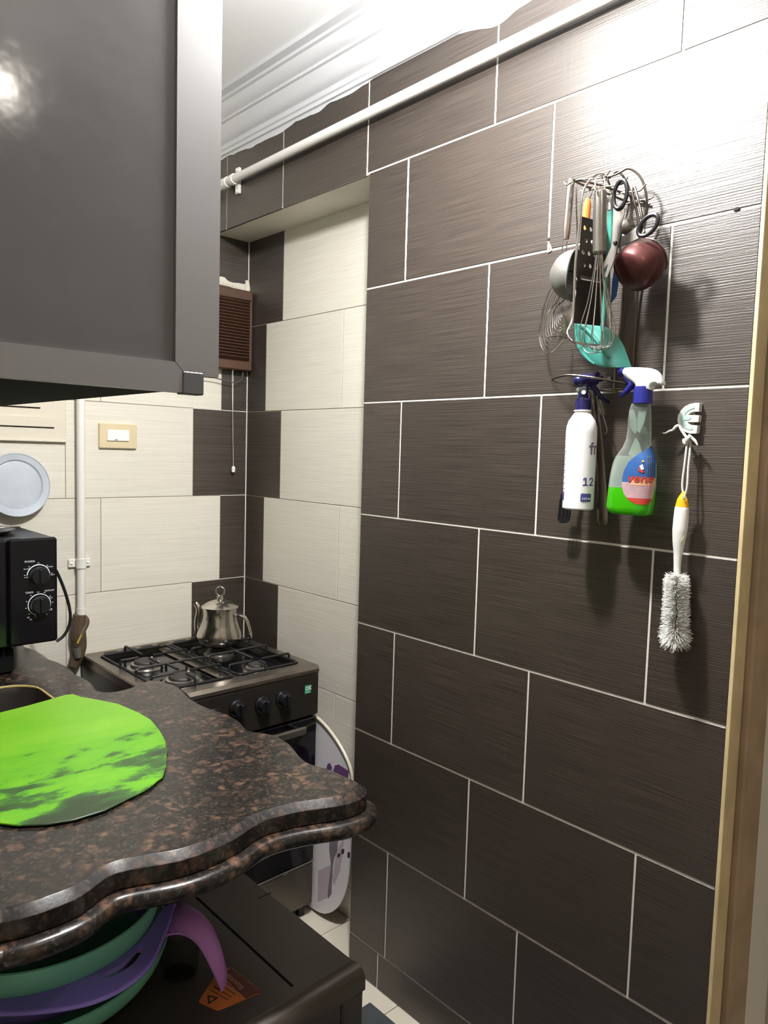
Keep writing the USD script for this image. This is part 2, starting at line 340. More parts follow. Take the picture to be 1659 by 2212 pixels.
part(wr, 'soffit', bx(.0004, XN, YJ, YB, 2.4175, 2.4224), 'cream_tile')
# stains and knocks in the grout
part(wr, 'hole', ball(onx(1592, 453, .001), .0062, 2, (.5, 1, .8)), 'hole_dark'); part(wr, 'hole', ball(onx(1186, 517, .001), .0045, 2, (.5, 1, 1)), 'hole_dark')
part(wr, 'filler', tube(spline([onx(1184, 522, -.001), onx(1190, 541, -.0015), onx(1183, 545, -.001)], 8), .002, 6), 'white_grout')
wn = setting('wall_niche')
part(wn, 'grout', bx(XN+.0012, .4, YJ-.05, 2.62, 0, 2.4224), 'cream_grout')
part(wn, 'corner_joint', tube([(XN+.0005, YB+.0005, 0), (XN+.0005, YB+.0005, 2.4224)], .0028, 6), 'white_grout')
for k in range(0, 8):
    z1, z0 = Hh(k), max(Hh(k+1), 0)
    jd, jc = (2.297, 1.828) if k % 2 == 0 else (2.402, 1.944)
    if k > 4: jc = 1.94 if k % 2 else 1.80
    for a, b, m in ((jd, YB-.002, 'dark_tile'), (jc, jd, 'cream_tile'), (YJ, jc, 'cream_tile')):
        if k in (0, 2, 4) and m == 'cream_tile':
            if a == YJ: continue
            a = YJ
        part(wn, 'tile', bx(XN, XN+.009, a+.0013, b-.0013, z0+.0013, z1-.0013, .0007), m)
wb = setting('wall_back')
part(wb, 'grout', bx(-2.0, .4, YB+.0012, 2.65, 0, ZC), 'cream_grout')
for k in range(1, 6): part(wb, 'grout_line', bx((-.081 if k % 2 == 0 else .038), XN, YB+.0004, YB+.002, Hh(k)-.0013, Hh(k)+.0013), 'white_grout')
part(wb, 'grout_line', bx(.0877, .0903, YB+.0004, YB+.002, Hh(2), Hh(1)), 'white_grout')
for k in range(-2, 8):
    z1, z0 = (2.80 if k == -2 else Hh(k)), max(Hh(k+1), 0)
    jd = (-.081 if k % 2 == 0 else .038)
    xs = [XN-.002, jd]
    if k == 1: xs = [XN-.002, .089, jd]
    if k < 0: xs = [0, -.006]
    while xs[-1] > -1.95: xs.append(xs[-1]-TW)
    for a, b in zip(xs[1:], xs[:-1]):
        m = 'dark_tile' if (b > jd+.01 and k >= 0) or (k == 0 and b > -.4) else 'cream_tile'
        part(wb, 'tile', bx(max(a, -2.0)+.0013, b-.0013, YB, YB+.009, z0+.0013, z1-.0013, .0007), m)
wf = setting('wall_front')
part(wf, 'end_tile', bx(-.0005, .052, YR-.0085, YR-.0005, 0, ZC, .001), 'beige_edge')
part(wf, 'masonry', bx(.052, .6, YR+.004, .75, 0, ZC), 'room_wall')
tr = single('trim_1', bx(.055, .155, YR-.022, YR-.001, 0, 2.2, .004), 'brown_casing', kind='structure')
single('wall_left', bx(-2.05, -1.95, -1.4, 2.65, 0, ZC), 'room_wall', kind='structure')
single('wall_rear', bx(-2.05, .6, -1.45, -1.35, 0, ZC), 'room_wall', kind='structure')
single('wall_passage', bx(.5, .6, -1.4, .75, 0, ZC), 'room_wall', kind='structure')
# cornice of several mouldings along the tiled wall and over the back wall
prof = [(0, 2.682), (.010, 2.682), (.010, 2.694), (.016, 2.697), (.019, 2.706), (.017, 2.712), (.030, 2.716), (.042, 2.726), (.052, 2.742), (.058, 2.752), (.066, 2.754), (.067, 2.762), (.082, 2.768), (.094, 2.780), (.099, 2.790), (.108, 2.792), (.110, 2.800), (.132, 2.803), (.134, ZC+.002), (0, ZC+.002)]
P1 = Polygon([(-d, z) for d, z in prof]); P2 = Polygon([(d, z) for d, z in prof])
part('/World', 'trim_2', ext(P1, YB-YR, (0, YB, 0), (1, 0, 0), (0, 0, 1)), 'cornice_paint', smooth=25); tag('/World/trim_2', kind='structure')
part('/World', 'trim_3', ext(P2, 1.98, (0, YB, 0), (0, -1, 0), (0, 0, 1)) if False else ext(P2, 1.95, (-1.95, YB, 0), (0, -1, 0), (0, 0, 1)), 'cornice_paint', smooth=25); tag('/World/trim_3', kind='structure')
# plaster smeared unevenly below the cornice
ys_ = np.linspace(YR, YB, 160); dp = np.clip(meshkit.fbm(np.c_[ys_*5, ys_*0, ys_*0], 4, 3)-.36, 0, 1)*.055+.0005
part('/World/trim_2', 'plaster_smear', ext(Polygon([(y, 2.684) for y in ys_]+[(y, 2.682-d) for y, d in zip(ys_[::-1], dp[::-1])]), .0012, (-.0010, 0, 0), (0, 1, 0), (0, 0, 1)), 'cornice_paint', smooth=False)

# ---------------------------------------------------------------- pipes
t = thing('gas_pipe', 'white painted pipe running just under the cornice along the dark tiled wall', 'pipe', (-.022, 1.5, 2.58))
A0, A1 = onx(497, 391, -.026), onx(1290, 3, -.026)
d = (A1-A0)/np.linalg.norm(A1-A0); A2 = A0+d*(A0[1]-.60)/(-d[1])
part(t, 'pipe_run', tube([A0-d*(.045), A0, A2], .0145, 14), 'white_paint')
part(t, 'end_socket', tube([A0-d*.05, A0-d*.012], .0185, 14), 'white_paint')
part(t, 'elbow', tube(spline([A0-d*.05, A0-d*.065+np.array([-.01, 0, -.004]), A0-d*.07+np.array([-.06, 0, -.005])], 10), .0165, 12), 'white_paint')
cl = part(t, 'clamp', cat_([tube([A0+d*.012, A0+d*.032], .0185, 14), bx(-.012, 0, A0[1]-.034, A0[1]-.010, A0[2]-.045, A0[2]+.045, .002)]), 'white_paint')
for s in (-1, 1): part(cl, 'screw', ball((-.013, A0[1]-.022, A0[2]+s*.036), .0055, 2, (.6, 1, 1)), 'white_paint')
zc = ony(171, 1217, YB-.02)
px_, py_ = ony(174.5, 1100, YB-.02)[0], YB-.022
t = thing('wall_pipe', 'white vertical pipe on the cream back wall right of the microwave', 'pipe', (px_, py_, 1.05))
zb = ony(172, 1332, py_)[2]
part(t, 'pipe_run', tube([(px_, py_, zb), (px_, py_, 2.80)], .0135, 14), 'white_paint')
part(t, 'socket', tube([(px_, py_, zb+.002), (px_, py_, zb+.03)], .0155, 14), 'white_paint')
cl = part(t, 'clamp', cat_([tube([(px_, py_, zc[2]-.016), (px_, py_, zc[2]+.016)], .0165, 14), bx(px_-.037, px_+.037, YB-.010, YB-.002, zc[2]-.014, zc[2]+.014, .002)]), 'white_paint')
for s in (-1, 1): part(cl, 'screw', ball((px_+s*.028, YB-.011, zc[2]), .0042, 2, (1, .6, 1)), 'white_paint')
t = thing('gas_hose', 'brown taped gas hose with a yellow stripe joining the white wall pipe behind the stove', 'hose', (px_, py_, .9))
def bk(u, v, dy=.03): return ony(u, v, YB-dy)
part(t, 'taped_joint', tube(spline([bk(172, 1328), bk(170, 1350), bk(170, 1375), bk(172, 1396), bk(166, 1420), bk(158, 1440)], 24), np.r_[np.linspace(.022, .025, 10), np.linspace(.025, .018, 14)], 10), 'tape_brown')
part(t, 'taped_loop', tube(spline([bk(176, 1332, .03), bk(186, 1336, .04), bk(187, 1348, .045), bk(180, 1362, .05), bk(172, 1382, .055), bk(166, 1397, .055)], 24), .0085, 8), 'tape_brown')
part(t, 'yellow_stripe', tube([bk(176, 1371, .068), bk(167, 1390, .066)], .003, 6), 'tape_yellow')
part(t, 'metal_tail', tube([bk(166, 1398, .05), bk(169, 1420, .05)], .011, 10), 'grey_alloy')

# ---------------------------------------------------------------- exhaust fan
ft, fb, fl0, fr = 2.222, 1.918, -.155, .146
t = thing('exhaust_fan', 'brown square exhaust fan with horizontal louvres set high in the back wall corner', 'fan', (0, YB, 2.07))
part(t, 'housing', bx(fl0+.02, fr-.01, YB-.008, YB+.06, fb+.02, ft-.02), 'fan_dark')
part(t, 'top_rail', bx(fl0, fr, YB-.045, YB, ft-.038, ft, .004), 'fan_brown'); part(t, 'bottom_rail', bx(fl0, fr, YB-.045, YB, fb, fb+.036, .004), 'fan_brown')
for s in (fl0, fr-.010): part(t, 'side_rail', bx(s, s+.010, YB-.042, YB, fb+.03, ft-.03, .002), 'fan_brown')
nl = 19
for i in range(nl):
    z = fb+.040+(ft-fb-.082)*(i+.5)/nl
    me = bx(fl0+.012, fr-.010, -.013, .013, -.0018, .0018, .0006); me.apply_transform(trimesh.transformations.rotation_matrix(-.55, (1, 0, 0))); me.apply_translation((0, YB-.030, z))
    part(t, 'louvre', me, 'fan_brown')
part(t, 'fan_ring', lathe([(.105, 0), (.112, 0), (.112, .01), (.105, .01), (.105, 0)], (0, YB-.012, 2.07), (0, 1, 0), 36), 'fan_dark')
part(t, 'hub', lathe([(0, -.006), (.028, -.004), (.034, 0), (.034, .01)], (0, YB-.010, 2.07), (0, 1, 0), 24), 'fan_brown')
part(t, 'label_glint', bx(.028, .05, YB-.0135, YB-.0125, 2.00, 2.04), 'print_white')
c0, c1 = ony(503, 815, YB-.035), ony(503, 1010, YB-.012)
pc = part(t, 'pull_cord', tube([(c0[0], YB-.035, fb+.004), (c0[0], YB-.03, c0[2]), (c1[0], YB-.016, c1[2])], .0011, 6), 'string_white')
part(pc, 'cord_knob', lathe([(0, -.018), (.006, -.018), (.0075, -.012), (.0075, 0), (.003, .006), (0, .006)], (c1[0], YB-.016, c1[2]), k=16), 'switch_white', label='white pull knob')
part(t, 'power_lead', tube(spline([ony(525, 803, YB-.03), ony(520, 822, YB-.03), ony(503, 826, YB-.03), ony(475, 819, YB-.03), ony(440, 813, YB-.03), ony(380, 812, YB-.03)], 30), .0022, 6), 'cap_plastic')
pts = []
for i in range(26):
    s = i/25; pts.append((fl0+.0+s*(fr-fl0+.004), 2.224+.010*math.sin(7*s)+.006*rng.random()))
top = [(x, 2.262+.006*rng.random()-(.012 if x > .05 else 0)) for x, _ in pts[::-1]]
single('filler_patch', cat_([ext(Polygon(pts+top).buffer(0), .012, (0, YB+.002, 0), (1, 0, 0), (0, 0, 1)), tube(spline([(fl0, YB-.008, 2.243), (-.03, YB-.012, 2.240), (.06, YB-.014, 2.236), (.115, YB-.010, 2.226)], 20), np.linspace(.014, .009, 20), 8),
       tube(spline([(.142, YB-.004, 2.27), (.146, YB-.006, 2.235), (.140, YB-.006, 2.205)], 10), .009, 8)]), 'rough_filler', 'lumpy off-white filler smeared along the top of the brown exhaust fan', 'filler')

# ---------------------------------------------------------------- switch, hatch, plate
a, b = ony(212, 914, YB), ony(293, 971, YB); zt, zl = ony(250, 915, YB)[2], ony(250, 969, YB)[2]
t = thing('light_switch', 'beige switch plate with a white rocker on the cream back wall', 'switch', (a[0], YB, zl))
part(t, 'cover_plate', bx(a[0], b[0], YB-.011, YB, zl, zt, .003), 'switch_cream')
r0, r1 = ony(231, 925, YB-.012), ony(279, 953, YB-.012)
rk = part(t, 'rocker', bx(r0[0], r1[0], YB-.016, YB-.009, zl+.026, zt-.022, .002), 'switch_white', label='white rocker')
part(rk, 'indicator_slot', bx(r0[0]+.026, r0[0]+.036, YB-.0165, YB-.0155, zl+.029, zl+.0315), 'cap_plastic')
t = thing('wall_hatch', 'cream wall hatch with thin dark louvre slots above the round grey plate', 'hatch', (-.7, YB, 1.62))
hx1, hz0 = ony(141, 953, YB)[0], ony(141, 953, YB)[2]
part(t, 'frame', bx(-1.10, hx1, YB-.008, YB, hz0, 1.93, .002), 'panel_cream')
part(t, 'lower_lip', bx(-1.10, hx1, YB-.014, YB-.006, hz0-.004, hz0+.002, .001), 'panel_cream')
for k, (uu, vv, ue) in enumerate(((0, 921, 115), (0, 879, 85), (0, 840, 85))):
    z = ony(60, vv, YB)[2]; x1 = ony(ue, vv, YB)[0]
    part(t, 'louvre', bx(-1.08, x1, YB-.013, YB-.006, z, z+.032, .001), 'panel_cream'); part(t, 'slot', bx(-1.08, x1, YB-.0095, YB-.007, z-.0035, z+.001), 'hole_dark')
pc_ = np.array([-.708, YB-.022, 1.481])
t = thing('grey_plate', 'round pale grey enamel plate propped upright on the wall above the microwave', 'plate', pc_)
ax = np.array([.05, -1, .13]); ax /= np.linalg.norm(ax)
part(t, 'dish', shell([(.074, -.006), (.078, -.005), (.083, -.0005), (.099, .0015), (.1005, .002)], .0022, c=pc_, axis=ax, k=64), 'plate_grey')
part(t, 'rolled_rim', tube([pc_+ax*.002+.1005*(math.cos(q)*basis(ax)[0]+math.sin(q)*basis(ax)[1]) for q in np.linspace(0, 2*math.pi, 64, endpoint=False)], .0017, 6, True), 'plate_grey')

# ---------------------------------------------------------------- upper cabinet (left): grey gloss end panel in an aluminium frame
YC = 1.05
cz = ony(440, 851, YC); zb0 = cz[2]-.0005; xr = cz[0]; xs_ = ony(472, 815, YC)[0]; xi = ony(378, 780, YC)[0]; zi = ony(378, 781, YC)[2]; zlip = ony(455, 814, YC)[2]
t = thing('upper_cabinet', 'grey glossy upper cabinet with an aluminium frame hanging at the upper left', 'cabinet', (xr-.4, YC, zb0))
xl = -1.93; xc = ony(372, 850, YC)[0]
part(t, 'carcass', bx(xl, xc, YC+.02, YB-.002, zb0+.012, ZC-.005), 'carcass_grey')
part(t, 'bottom_board', bx(xl, xc, YC+.016, YB-.004, zb0+.001, zb0+.012), 'black_board')
dr = part(t, 'end_panel', bx(xl, xi+.004, YC+.004, YC+.02, zi-.004, ZC-.01), 'cabinet_gloss', label='dark grey high-gloss panel')
cc = ony(394, 801, YC)
rail = Polygon([(xl, zb0), (cc[0], zb0), (cc[0], cc[2]), (xi, zi), (xl, zi)])
part(t, 'bottom_rail', ext(rail, .02, (0, YC+.02, 0), (1, 0, 0), (0, 0, 1)), 'aluminium', smooth=False)
stile = Polygon([(xi+.0008, zi+.0006), (cc[0]+.0006, cc[2]+.0004), (xr, cc[2]+.0004), (xr, zlip), (xs_, zlip), (xs_, ZC-.008), (xi+.0008, ZC-.008)])
part(t, 'stile', ext(stile, .02, (0, YC+.02, 0), (1, 0, 0), (0, 0, 1)), 'aluminium', smooth=False)
part(t, 'corner_cap', bx(cc[0]+.0006, xr, YC-.0015, YC+.021, zb0-.002, cc[2], .0018), 'cap_plastic', label='dark plastic corner cap')

# ---------------------------------------------------------------- worktop
ZT = 0.96
outer = [(0, 1985), (60, 1972), (120, 1952), (180, 1925), (235, 1886), (300, 1868), (400, 1849), (504, 1807), (540, 1784), (577, 1765), (665, 1744), (740, 1733), (782, 1718), (793, 1704), (784, 1692), (765, 1683), (720, 1663), (680, 1651), (650, 1632), (628, 1606), (600, 1589), (560, 1582), (537, 1576), (520, 1558), (500, 1545), (470, 1535), (440, 1523), (420, 1510), (405, 1495), (385, 1482), (350, 1473), (320, 1471), (295, 1480), (265, 1491), (235, 1496), (215, 1491), (200, 1476), (185, 1464), (165, 1455), (150, 1441), (130, 1431), (110, 1424), (95, 1412), (75, 1403), (62, 1399)]
W = [onz(u, v, ZT-.006)[:2] for u, v in outer]
W = spline(np.c_[W, np.zeros(len(W))], 330)[:, :2]
W = np.vstack([[(-1.93, W[0, 1])], W, [(W[-1, 0], YB-.002), (-1.93, YB-.002)]])
Wr = [W[0]]
for p, q in zip(W, np.vstack([W[1:], W[:1]])):
    n = max(1, int(np.linalg.norm(q-p)/.02)); Wr += [p+(q-p)*(i+1)/n for i in range(n)]
Wr = np.array(Wr[:-1])
sk = np.array(rrect(-1.36, 1.62, -.80, 2.10, .08).exterior.coords)[:-1]
t = thing('worktop', 'dark brown granite worktop with a wavy double edge', 'worktop', (-1.2, 1.7, ZT-.088))
part(t, 'slab', slab(Wr, [(ZT, -.0165), (ZT-.0004, -.0155), (ZT-.0115, -.0008), (ZT-.0125, 0), (ZT-.040, 0), (ZT-.042, -.004)], [sk]), 'granite', smooth=28)
part(t, 'lower_edge', slab(Wr, [(ZT-.042, .006), (ZT-.044, .014), (ZT-.049, .020), (ZT-.058, .0225), (ZT-.067, .020), (ZT-.073, .014), (ZT-.076, .004)], [sk]), 'granite', smooth=40)
t = thing('sink', 'steel sink basin sunk in the granite beside the green mat', 'sink', (-1.08, 1.86, ZT-.2))
skp = Polygon(sk)
def ring3(b, z): return np.c_[np.array(skp.buffer(b, quad_segs=6).exterior.coords)[:-1], np.full(len(skp.buffer(b, quad_segs=6).exterior.coords)-1, z)]
R1 = np.array(sk); L = [(ZT-.004, -.001), (ZT-.02, -.004), (ZT-.15, -.012), (ZT-.17, -.035)]
part(t, 'basin', slab(R1, [(ZT-.172, -.04), (ZT-.16, -.012), (ZT-.02, -.004)]) if False else cat_([trimesh.Trimesh(*grid(np.array([np.vstack([np.c_[off_ring(R1, o), np.full(len(R1), z)], np.r_[off_ring(R1, o)[0], z][None]]) for z, o in L])), process=False),
     trimesh.Trimesh(np.c_[tri_poly(Polygon(off_ring(R1, -.035)))[0], np.full(len(tri_poly(Polygon(off_ring(R1, -.035)))[0]), ZT-.17)], tri_poly(Polygon(off_ring(R1, -.035)))[1], process=False)]), 'sink_steel', smooth=True)
rr = np.c_[off_ring(R1, .001), np.full(len(R1), ZT-.0006)]
part(t, 'rim', tube(rr, .0035, 6, True), 'sealant', label='yellowed sealant rim')
single('base_cabinet', cat_([bx(-1.93, -.60, 1.72, YB-.003, 0, .77), bx(-.775, -.60, 1.72, YB-.003, .77, ZT-.0765), bx(-1.93, -.775, 2.15, YB-.003, .77, ZT-.0765)]), 'dark_wood', 'dark base cabinet under the granite worktop left of the stove', 'cabinet')

# green mat
gm = [(0, 1541), (60, 1526), (110, 1512), (140, 1503), (158, 1501), (175, 1507), (215, 1514), (255, 1522), (300, 1541), (325, 1556), (345, 1580), (357, 1602), (359, 1615), (363, 1622), (360, 1632), (359, 1655), (352, 1680), (340, 1688), (322, 1704), (285, 1723), (225, 1753), (160, 1773), (100, 1783), (40, 1785), (0, 1780)]
g3 = [onz(u, v, ZT+.004)[:2] for u, v in gm]; gp = Polygon(g3+[(-1.24, 1.42), (-1.32, 1.60), (-1.28, 1.80), (-1.12, 1.87)])
gr_ = np.array(gp.exterior.coords)[:-1]; gq = []
for p, q in zip(gr_, np.roll(gr_, -1, 0)):
    n = max(1, int(np.linalg.norm(q-p)/.012)); gq += [p+(q-p)*i/n for i in range(n)]
part_ = slab(np.array(gq), [(ZT+.0066, -.0012), (ZT+.0056, 0), (ZT+.0034, 0), (ZT+.0030, -.001)])
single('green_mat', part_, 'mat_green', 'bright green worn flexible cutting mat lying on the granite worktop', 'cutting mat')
# ---------------------------------------------------------------- microwave
YM = 2.18
m0, m1 = ony(124, 1160, YM), ony(124.5, 1384, YM); mx1, mz1, mz0 = m0[0], m0[2], m1[2]; mx0 = mx1-.47
t = thing('microwave', 'black microwave oven with two round dials at the left edge on the worktop', 'microwave', ((mx0+mx1)/2, YM, mz0))
part(t, 'body', bx(mx0+.003, mx1-.002, YM+.02, YB-.03, mz0+.002, mz1-.001, .006), 'black_plastic')
part(t, 'control_panel', bx(mx1-.132, mx1, YM, YM+.022, mz0, mz1, .006), 'black_gloss')
part(t, 'door', bx(mx0, mx1-.135, YM-.004, YM+.022, mz0, mz1, .006), 'black_gloss')
for (uu, vv) in ((83, 1243), (85, 1306)):
    kc = ony(uu, vv, YM)
    kb = part(t, 'dial', lathe([(0, -.022), (.0225, -.022), (.025, -.019), (.0265, 0), (0, 0)], kc, (0, 1, 0), 32), 'black_plastic')
    part(kb, 'grip', bx(kc[0]-.004, kc[0]+.004, YM-.027, YM-.020, kc[2]-.02, kc[2]+.02, .002), 'black_plastic')
    a0, a1 = ((.1, 3.05) if vv < 1260 else (-1.0, 4.4))
    part(t, 'dial_scale', tube([kc+np.array([.0305*math.cos(q), -.0005, .0305*math.sin(q)]) for q in np.linspace(a0, a1, 30)], .0016, 5), 'print_white')
    for q in np.linspace(a0, a1, 5 if vv < 1260 else 11):
        p = kc+np.array([.0365*math.cos(q), -.0004, .0365*math.sin(q)]); part(t, 'dial_tick', bx(p[0]-.0022, p[0]+.0022, YM-.0006, YM+.0004, p[2]-.0007, p[2]+.0007), 'print_white')
def mt(s, h, u, v): part(t, 'lettering', text_on(s, h, ony(u, v, YM-.0002), (1, 0, 0), (0, 0, 1), .0005), 'print_white', smooth=False)
mt('POWER', .0055, 53, 1216); mt('MED', .0035, 79, 1221); mt('M.HIGH', .0035, 100, 1226); mt('HIGH', .0035, 108, 1243); mt('LOW', .0035, 52, 1249); mt('M.LOW', .0035, 51, 1231)
mt('TIMER', .005, 54, 1283); mt('DEFROST', .0045, 96, 1278); mt('0', .0045, 82, 1281); mt('30', .004, 58, 1336); mt('35', .004, 64, 1340); mt('0.5', .004, 107, 1293); mt('1.0', .004, 106, 1319)
for xx in (mx0+.05, mx1-.20):
    for yy in (YM+.06, YB-.08): part(t, 'foot', lathe([(0, -.008), (.014, -.008), (.016, .004), (0, .004)], (xx, yy, mz0), k=16), 'black_plastic')
cy = 2.30
part(t, 'power_lead', tube(spline([ony(121, 1232, cy), ony(133, 1258, cy), ony(147, 1300, cy), ony(152, 1335, cy), ony(146, 1360, cy), ony(134, 1377, cy), ony(122, 1385, cy)], 40), .0048, 8), 'black_plastic')
single('microwave_stand', bx(mx0+.02, mx1-.11, YM+.03, YB-.05, ZT, mz0-.008, .008), 'black_board', 'low black stand between the microwave and the granite worktop', 'stand')
t = thing('tray_lid', 'flat shiny steel lid with a black knob lying on top of the microwave', 'lid', (mx1-.17, 2.34, mz1))
lc = np.array([mx1-.185, 2.36, mz1+.0])
part(t, 'lid_disc', shell([(.10, 0), (.118, .012), (.122, .014)], .002, c=lc, k=56), 'steel')
part(t, 'handle_strap', bx(lc[0]-.01, lc[0]+.13, 2.325, 2.345, mz1+.016, mz1+.022, .002), 'chrome')
kk = ony(4, 1150, 2.30); part(t, 'knob', lathe([(0, 0), (.012, 0), (.016, .006), (.016, .016), (.012, .02), (0, .02)], (lc[0]-.005, 2.335, mz1+.02), k=20), 'black_plastic', label='black knob')

# ---------------------------------------------------------------- stove
SX0, SX1, SY, SZ = -.505, .072, 1.93, .893
t = thing('stove', 'dark steel four-burner gas stove with three black knobs showing in the tiled corner', 'stove', ((SX0+SX1)/2, 2.23, 0))
part(t, 'body', bx(SX0+.004, SX1-.004, SY+.03, YB-.004, .05, SZ-.03, .004), 'stove_front')
YS2 = YB-.006
hob = Polygon([(SX0, SY), (SX1, SY), (SX1, YS2), (SX0, YS2)]).buffer(-.006).buffer(.006)
inner = rrect(SX0+.036, SY+.052, SX1-.036, YS2-.055, .03)
ho, hi_ = np.array(hob.exterior.coords)[:-1], np.array(inner.exterior.coords)[:-1]
part(t, 'hob_rim', slab(ho, [(SZ, -.004), (SZ-.004, 0), (SZ-.030, 0)], [hi_[::-1]]), 'hob_steel', smooth=35)
part(t, 'hob_tray', ext(inner.buffer(.001), .004, (0, 0, SZ-.020), (1, 0, 0), (0, 1, 0)), 'black_gloss')
xm = (SX0+SX1)/2
part(t, 'hob_ridge', bx(xm-.035, xm+.035, SY+.06, YS2-.06, SZ-.017, SZ-.006, .005), 'hob_steel')
for k in range(7): part(t, 'rear_slot', bx(SX0+.07+k*.066, SX0+.115+k*.066, YS2-.036, YS2-.026, SZ-.0004, SZ+.0006, .0001), 'hole_dark')
part(t, 'front_panel', bx(SX0, SX1, SY-.002, SY+.035, .722, SZ-.024, .006), 'stove_front')
part(t, 'front_lip', bx(SX0, SX1, SY-.006, SY+.02, SZ-.026, SZ-.004, .006), 'hob_steel')
for uu, vv in ((510, 1531), (565, 1523), (610, 1510)):
    kc = ony(uu+4, vv, SY-.014); kn = part(t, 'knob', lathe([(0, -.024), (.019, -.024), (.0215, -.020), (.0235, -.002), (.026, 0), (.026, .012), (0, .012)], kc+np.array([0, .004, 0]), (0, 1, 0), 28), 'black_plastic')
    part(kn, 'grip', bx(kc[0]-.005, kc[0]+.005, kc[1]-.032, kc[1]-.018, kc[2]-.020, kc[2]+.020, .003), 'black_plastic')
for xk in (-.335, -.415):
    kc = np.array([xk, SY-.014, .806]); part(t, 'knob', lathe([(0, -.024), (.019, -.024), (.0215, -.020), (.0235, -.002), (.026, 0), (.026, .012), (0, .012)], kc+np.array([0, .004, 0]), (0, 1, 0), 28), 'black_plastic')
sc = ony(665, 1489, SY-.003)
st = part(t, 'sticker', bx(sc[0]-.0125, sc[0]+.0125, SY-.0032, SY-.0018, sc[2]-.014, sc[2]+.014), 'sticker_green', label='small green OK sticker')
part(st, 'lettering', text_on('OK', .013, (sc[0]-.0105, SY-.0031, sc[2]-.003), (1, 0, 0), (0, 0, 1), .0005, True), 'print_white', smooth=False)
part(st, 'underline', bx(sc[0]-.010, sc[0]+.010, SY-.0037, SY-.003, sc[2]-.0105, sc[2]-.009), 'print_white')
part(t, 'oven_door', bx(SX0+.004, SX1-.004, SY+.002, SY+.030, .205, .716, .004), 'black_gloss')
hh = .694
part(t, 'door_handle', bx(SX0+.10, SX1-.075, SY-.040, SY-.026, hh-.014, hh+.014, .006), 'steel')
for xx in (SX0+.12, SX1-.095): part(t, 'handle_post', bx(xx-.008, xx+.008, SY-.030, SY+.004, hh-.008, hh+.008, .002), 'steel')
lg = ony(617, 1887, SY+.001); part(t, 'door_emblem', ext(rrect(-.011, -.005, .011, .005, .002).difference(rrect(-.008, -.0025, .008, .0025, .001)), .0006, (lg[0], SY+.002, lg[2]), (1, 0, 0), (0, 0, 1)), 'print_grey')
part(t, 'drawer', bx(SX0+.004, SX1-.004, SY+.004, SY+.030, .045, .198, .004), 'stove_drawer')
part(t, 'door_trim', bx(SX0+.004, SX1-.004, SY+.001, SY+.006, .198, .2045, .001), 'steel')
for xx in (SX0+.04, SX1-.03):
    for yy in (SY+.04, YB-.05): part(t, 'foot', lathe([(0, 0), (.016, 0), (.014, .01), (.010, .05), (0, .05)], (xx, yy, 0), k=16), 'black_plastic')
burn = [(-.375, 2.30, .048), (-.098, 2.295, .044), (-.360, 2.075, .052), (-.105, 2.045, .036)]
for (x, y, r) in burn:
    b = part(t, 'burner', lathe([(0, 0), (r*1.25, 0), (r*1.25, .004), (r*1.02, .006), (r*.98, .017), (r*.80, .020), (0, .020)], (x, y, SZ-.017), k=40), 'burner_alloy', label='bright burner ring')
    part(b, 'burner_cap', lathe([(0, .020), (r*.78, .020), (r*.80, .023), (r*.74, .027), (0, .028)], (x, y, SZ-.017), k=36), 'burner_cap')
    part(b, 'spark_pin', lathe([(0, 0), (.003, 0), (.003, .02), (0, .022)], (x+r*.9, y+r*.9, SZ-.017), k=8), 'switch_white')
zg = SZ+.022
for gx0, gx1, bs in ((SX0+.044, xm-.008, (burn[0], burn[2])), (xm+.008, SX1-.044, (burn[1], burn[3]))):
    fr_ = np.array(rrect(gx0, SY+.062, gx1, YS2-.064, .02).exterior.coords)[:-1]
    g_ = part(t, 'pan_support', tube(np.c_[fr_, np.full(len(fr_), SZ+.002)], .0048, 8, True), 'black_iron')
    for (x, y, r) in bs:
        for sx, sy in ((1, 0), (-1, 0), (0, 1), (0, -1)):
            if sx: p0 = np.array([gx1 if sx > 0 else gx0, y]); p1 = np.array([x+sx*r*.55, y])
            else:
                p0 = np.array([x, YS2-.064 if (sy > 0 and y > 2.2) else SY+.062 if (sy < 0 and y < 2.2) else 2.182]); p1 = np.array([x, y+sy*r*.55])
            q = p0+(p1-p0)*.10
            part(g_, 'finger', tube([(*p0, SZ-.004), (*p0, zg-.004), (*(p0+(p1-p0)*.03), zg), (*p1, zg), ], .0042, 7), 'black_iron')
    part(g_, 'cross_bar', tube([(gx0, 2.182, SZ+.002), (gx0, 2.182, zg-.003), (gx0+.008, 2.182, zg), (gx1-.008, 2.182, zg), (gx1, 2.182, zg-.003), (gx1, 2.182, SZ+.002)], .0042, 7), 'black_iron')

# ---------------------------------------------------------------- kettle on the rear right burner
KC = np.array([-.100, 2.290, zg+.0045]); 
t = thing('kettle', 'tarnished steel pot-bellied kettle with a gooseneck spout on the rear burner', 'kettle', KC)
part(t, 'pot', lathe([(0, 0), (.060, 0), (.070, .004), (.078, .014), (.081, .028), (.078, .045), (.070, .066), (.063, .088), (.0605, .108), (.062, .126), (.064, .132), (0, .132)], KC, k=56), 'kettle_steel', smooth=40)
ld = part(t, 'lid', lathe([(0, .130), (.0665, .130), (.067, .134), (.062, .138), (.045, .149), (.024, .156), (.012, .158), (.010, .166), (.014, .168), (.010, .171), (0, .172)], KC, k=48), 'kettle_steel', smooth=40)
part(ld, 'ring_knob', tube([KC+np.array([.0145*math.cos(q)*.75, -.0145*math.cos(q)*.66, .187+.0165*math.sin(q)]) for q in np.linspace(0, 2*math.pi, 28, endpoint=False)], .0035, 8, True), 'chrome')
imr = np.array([.66, -.75, 0])                                   # the kettle is turned so that spout and handle lie along this line
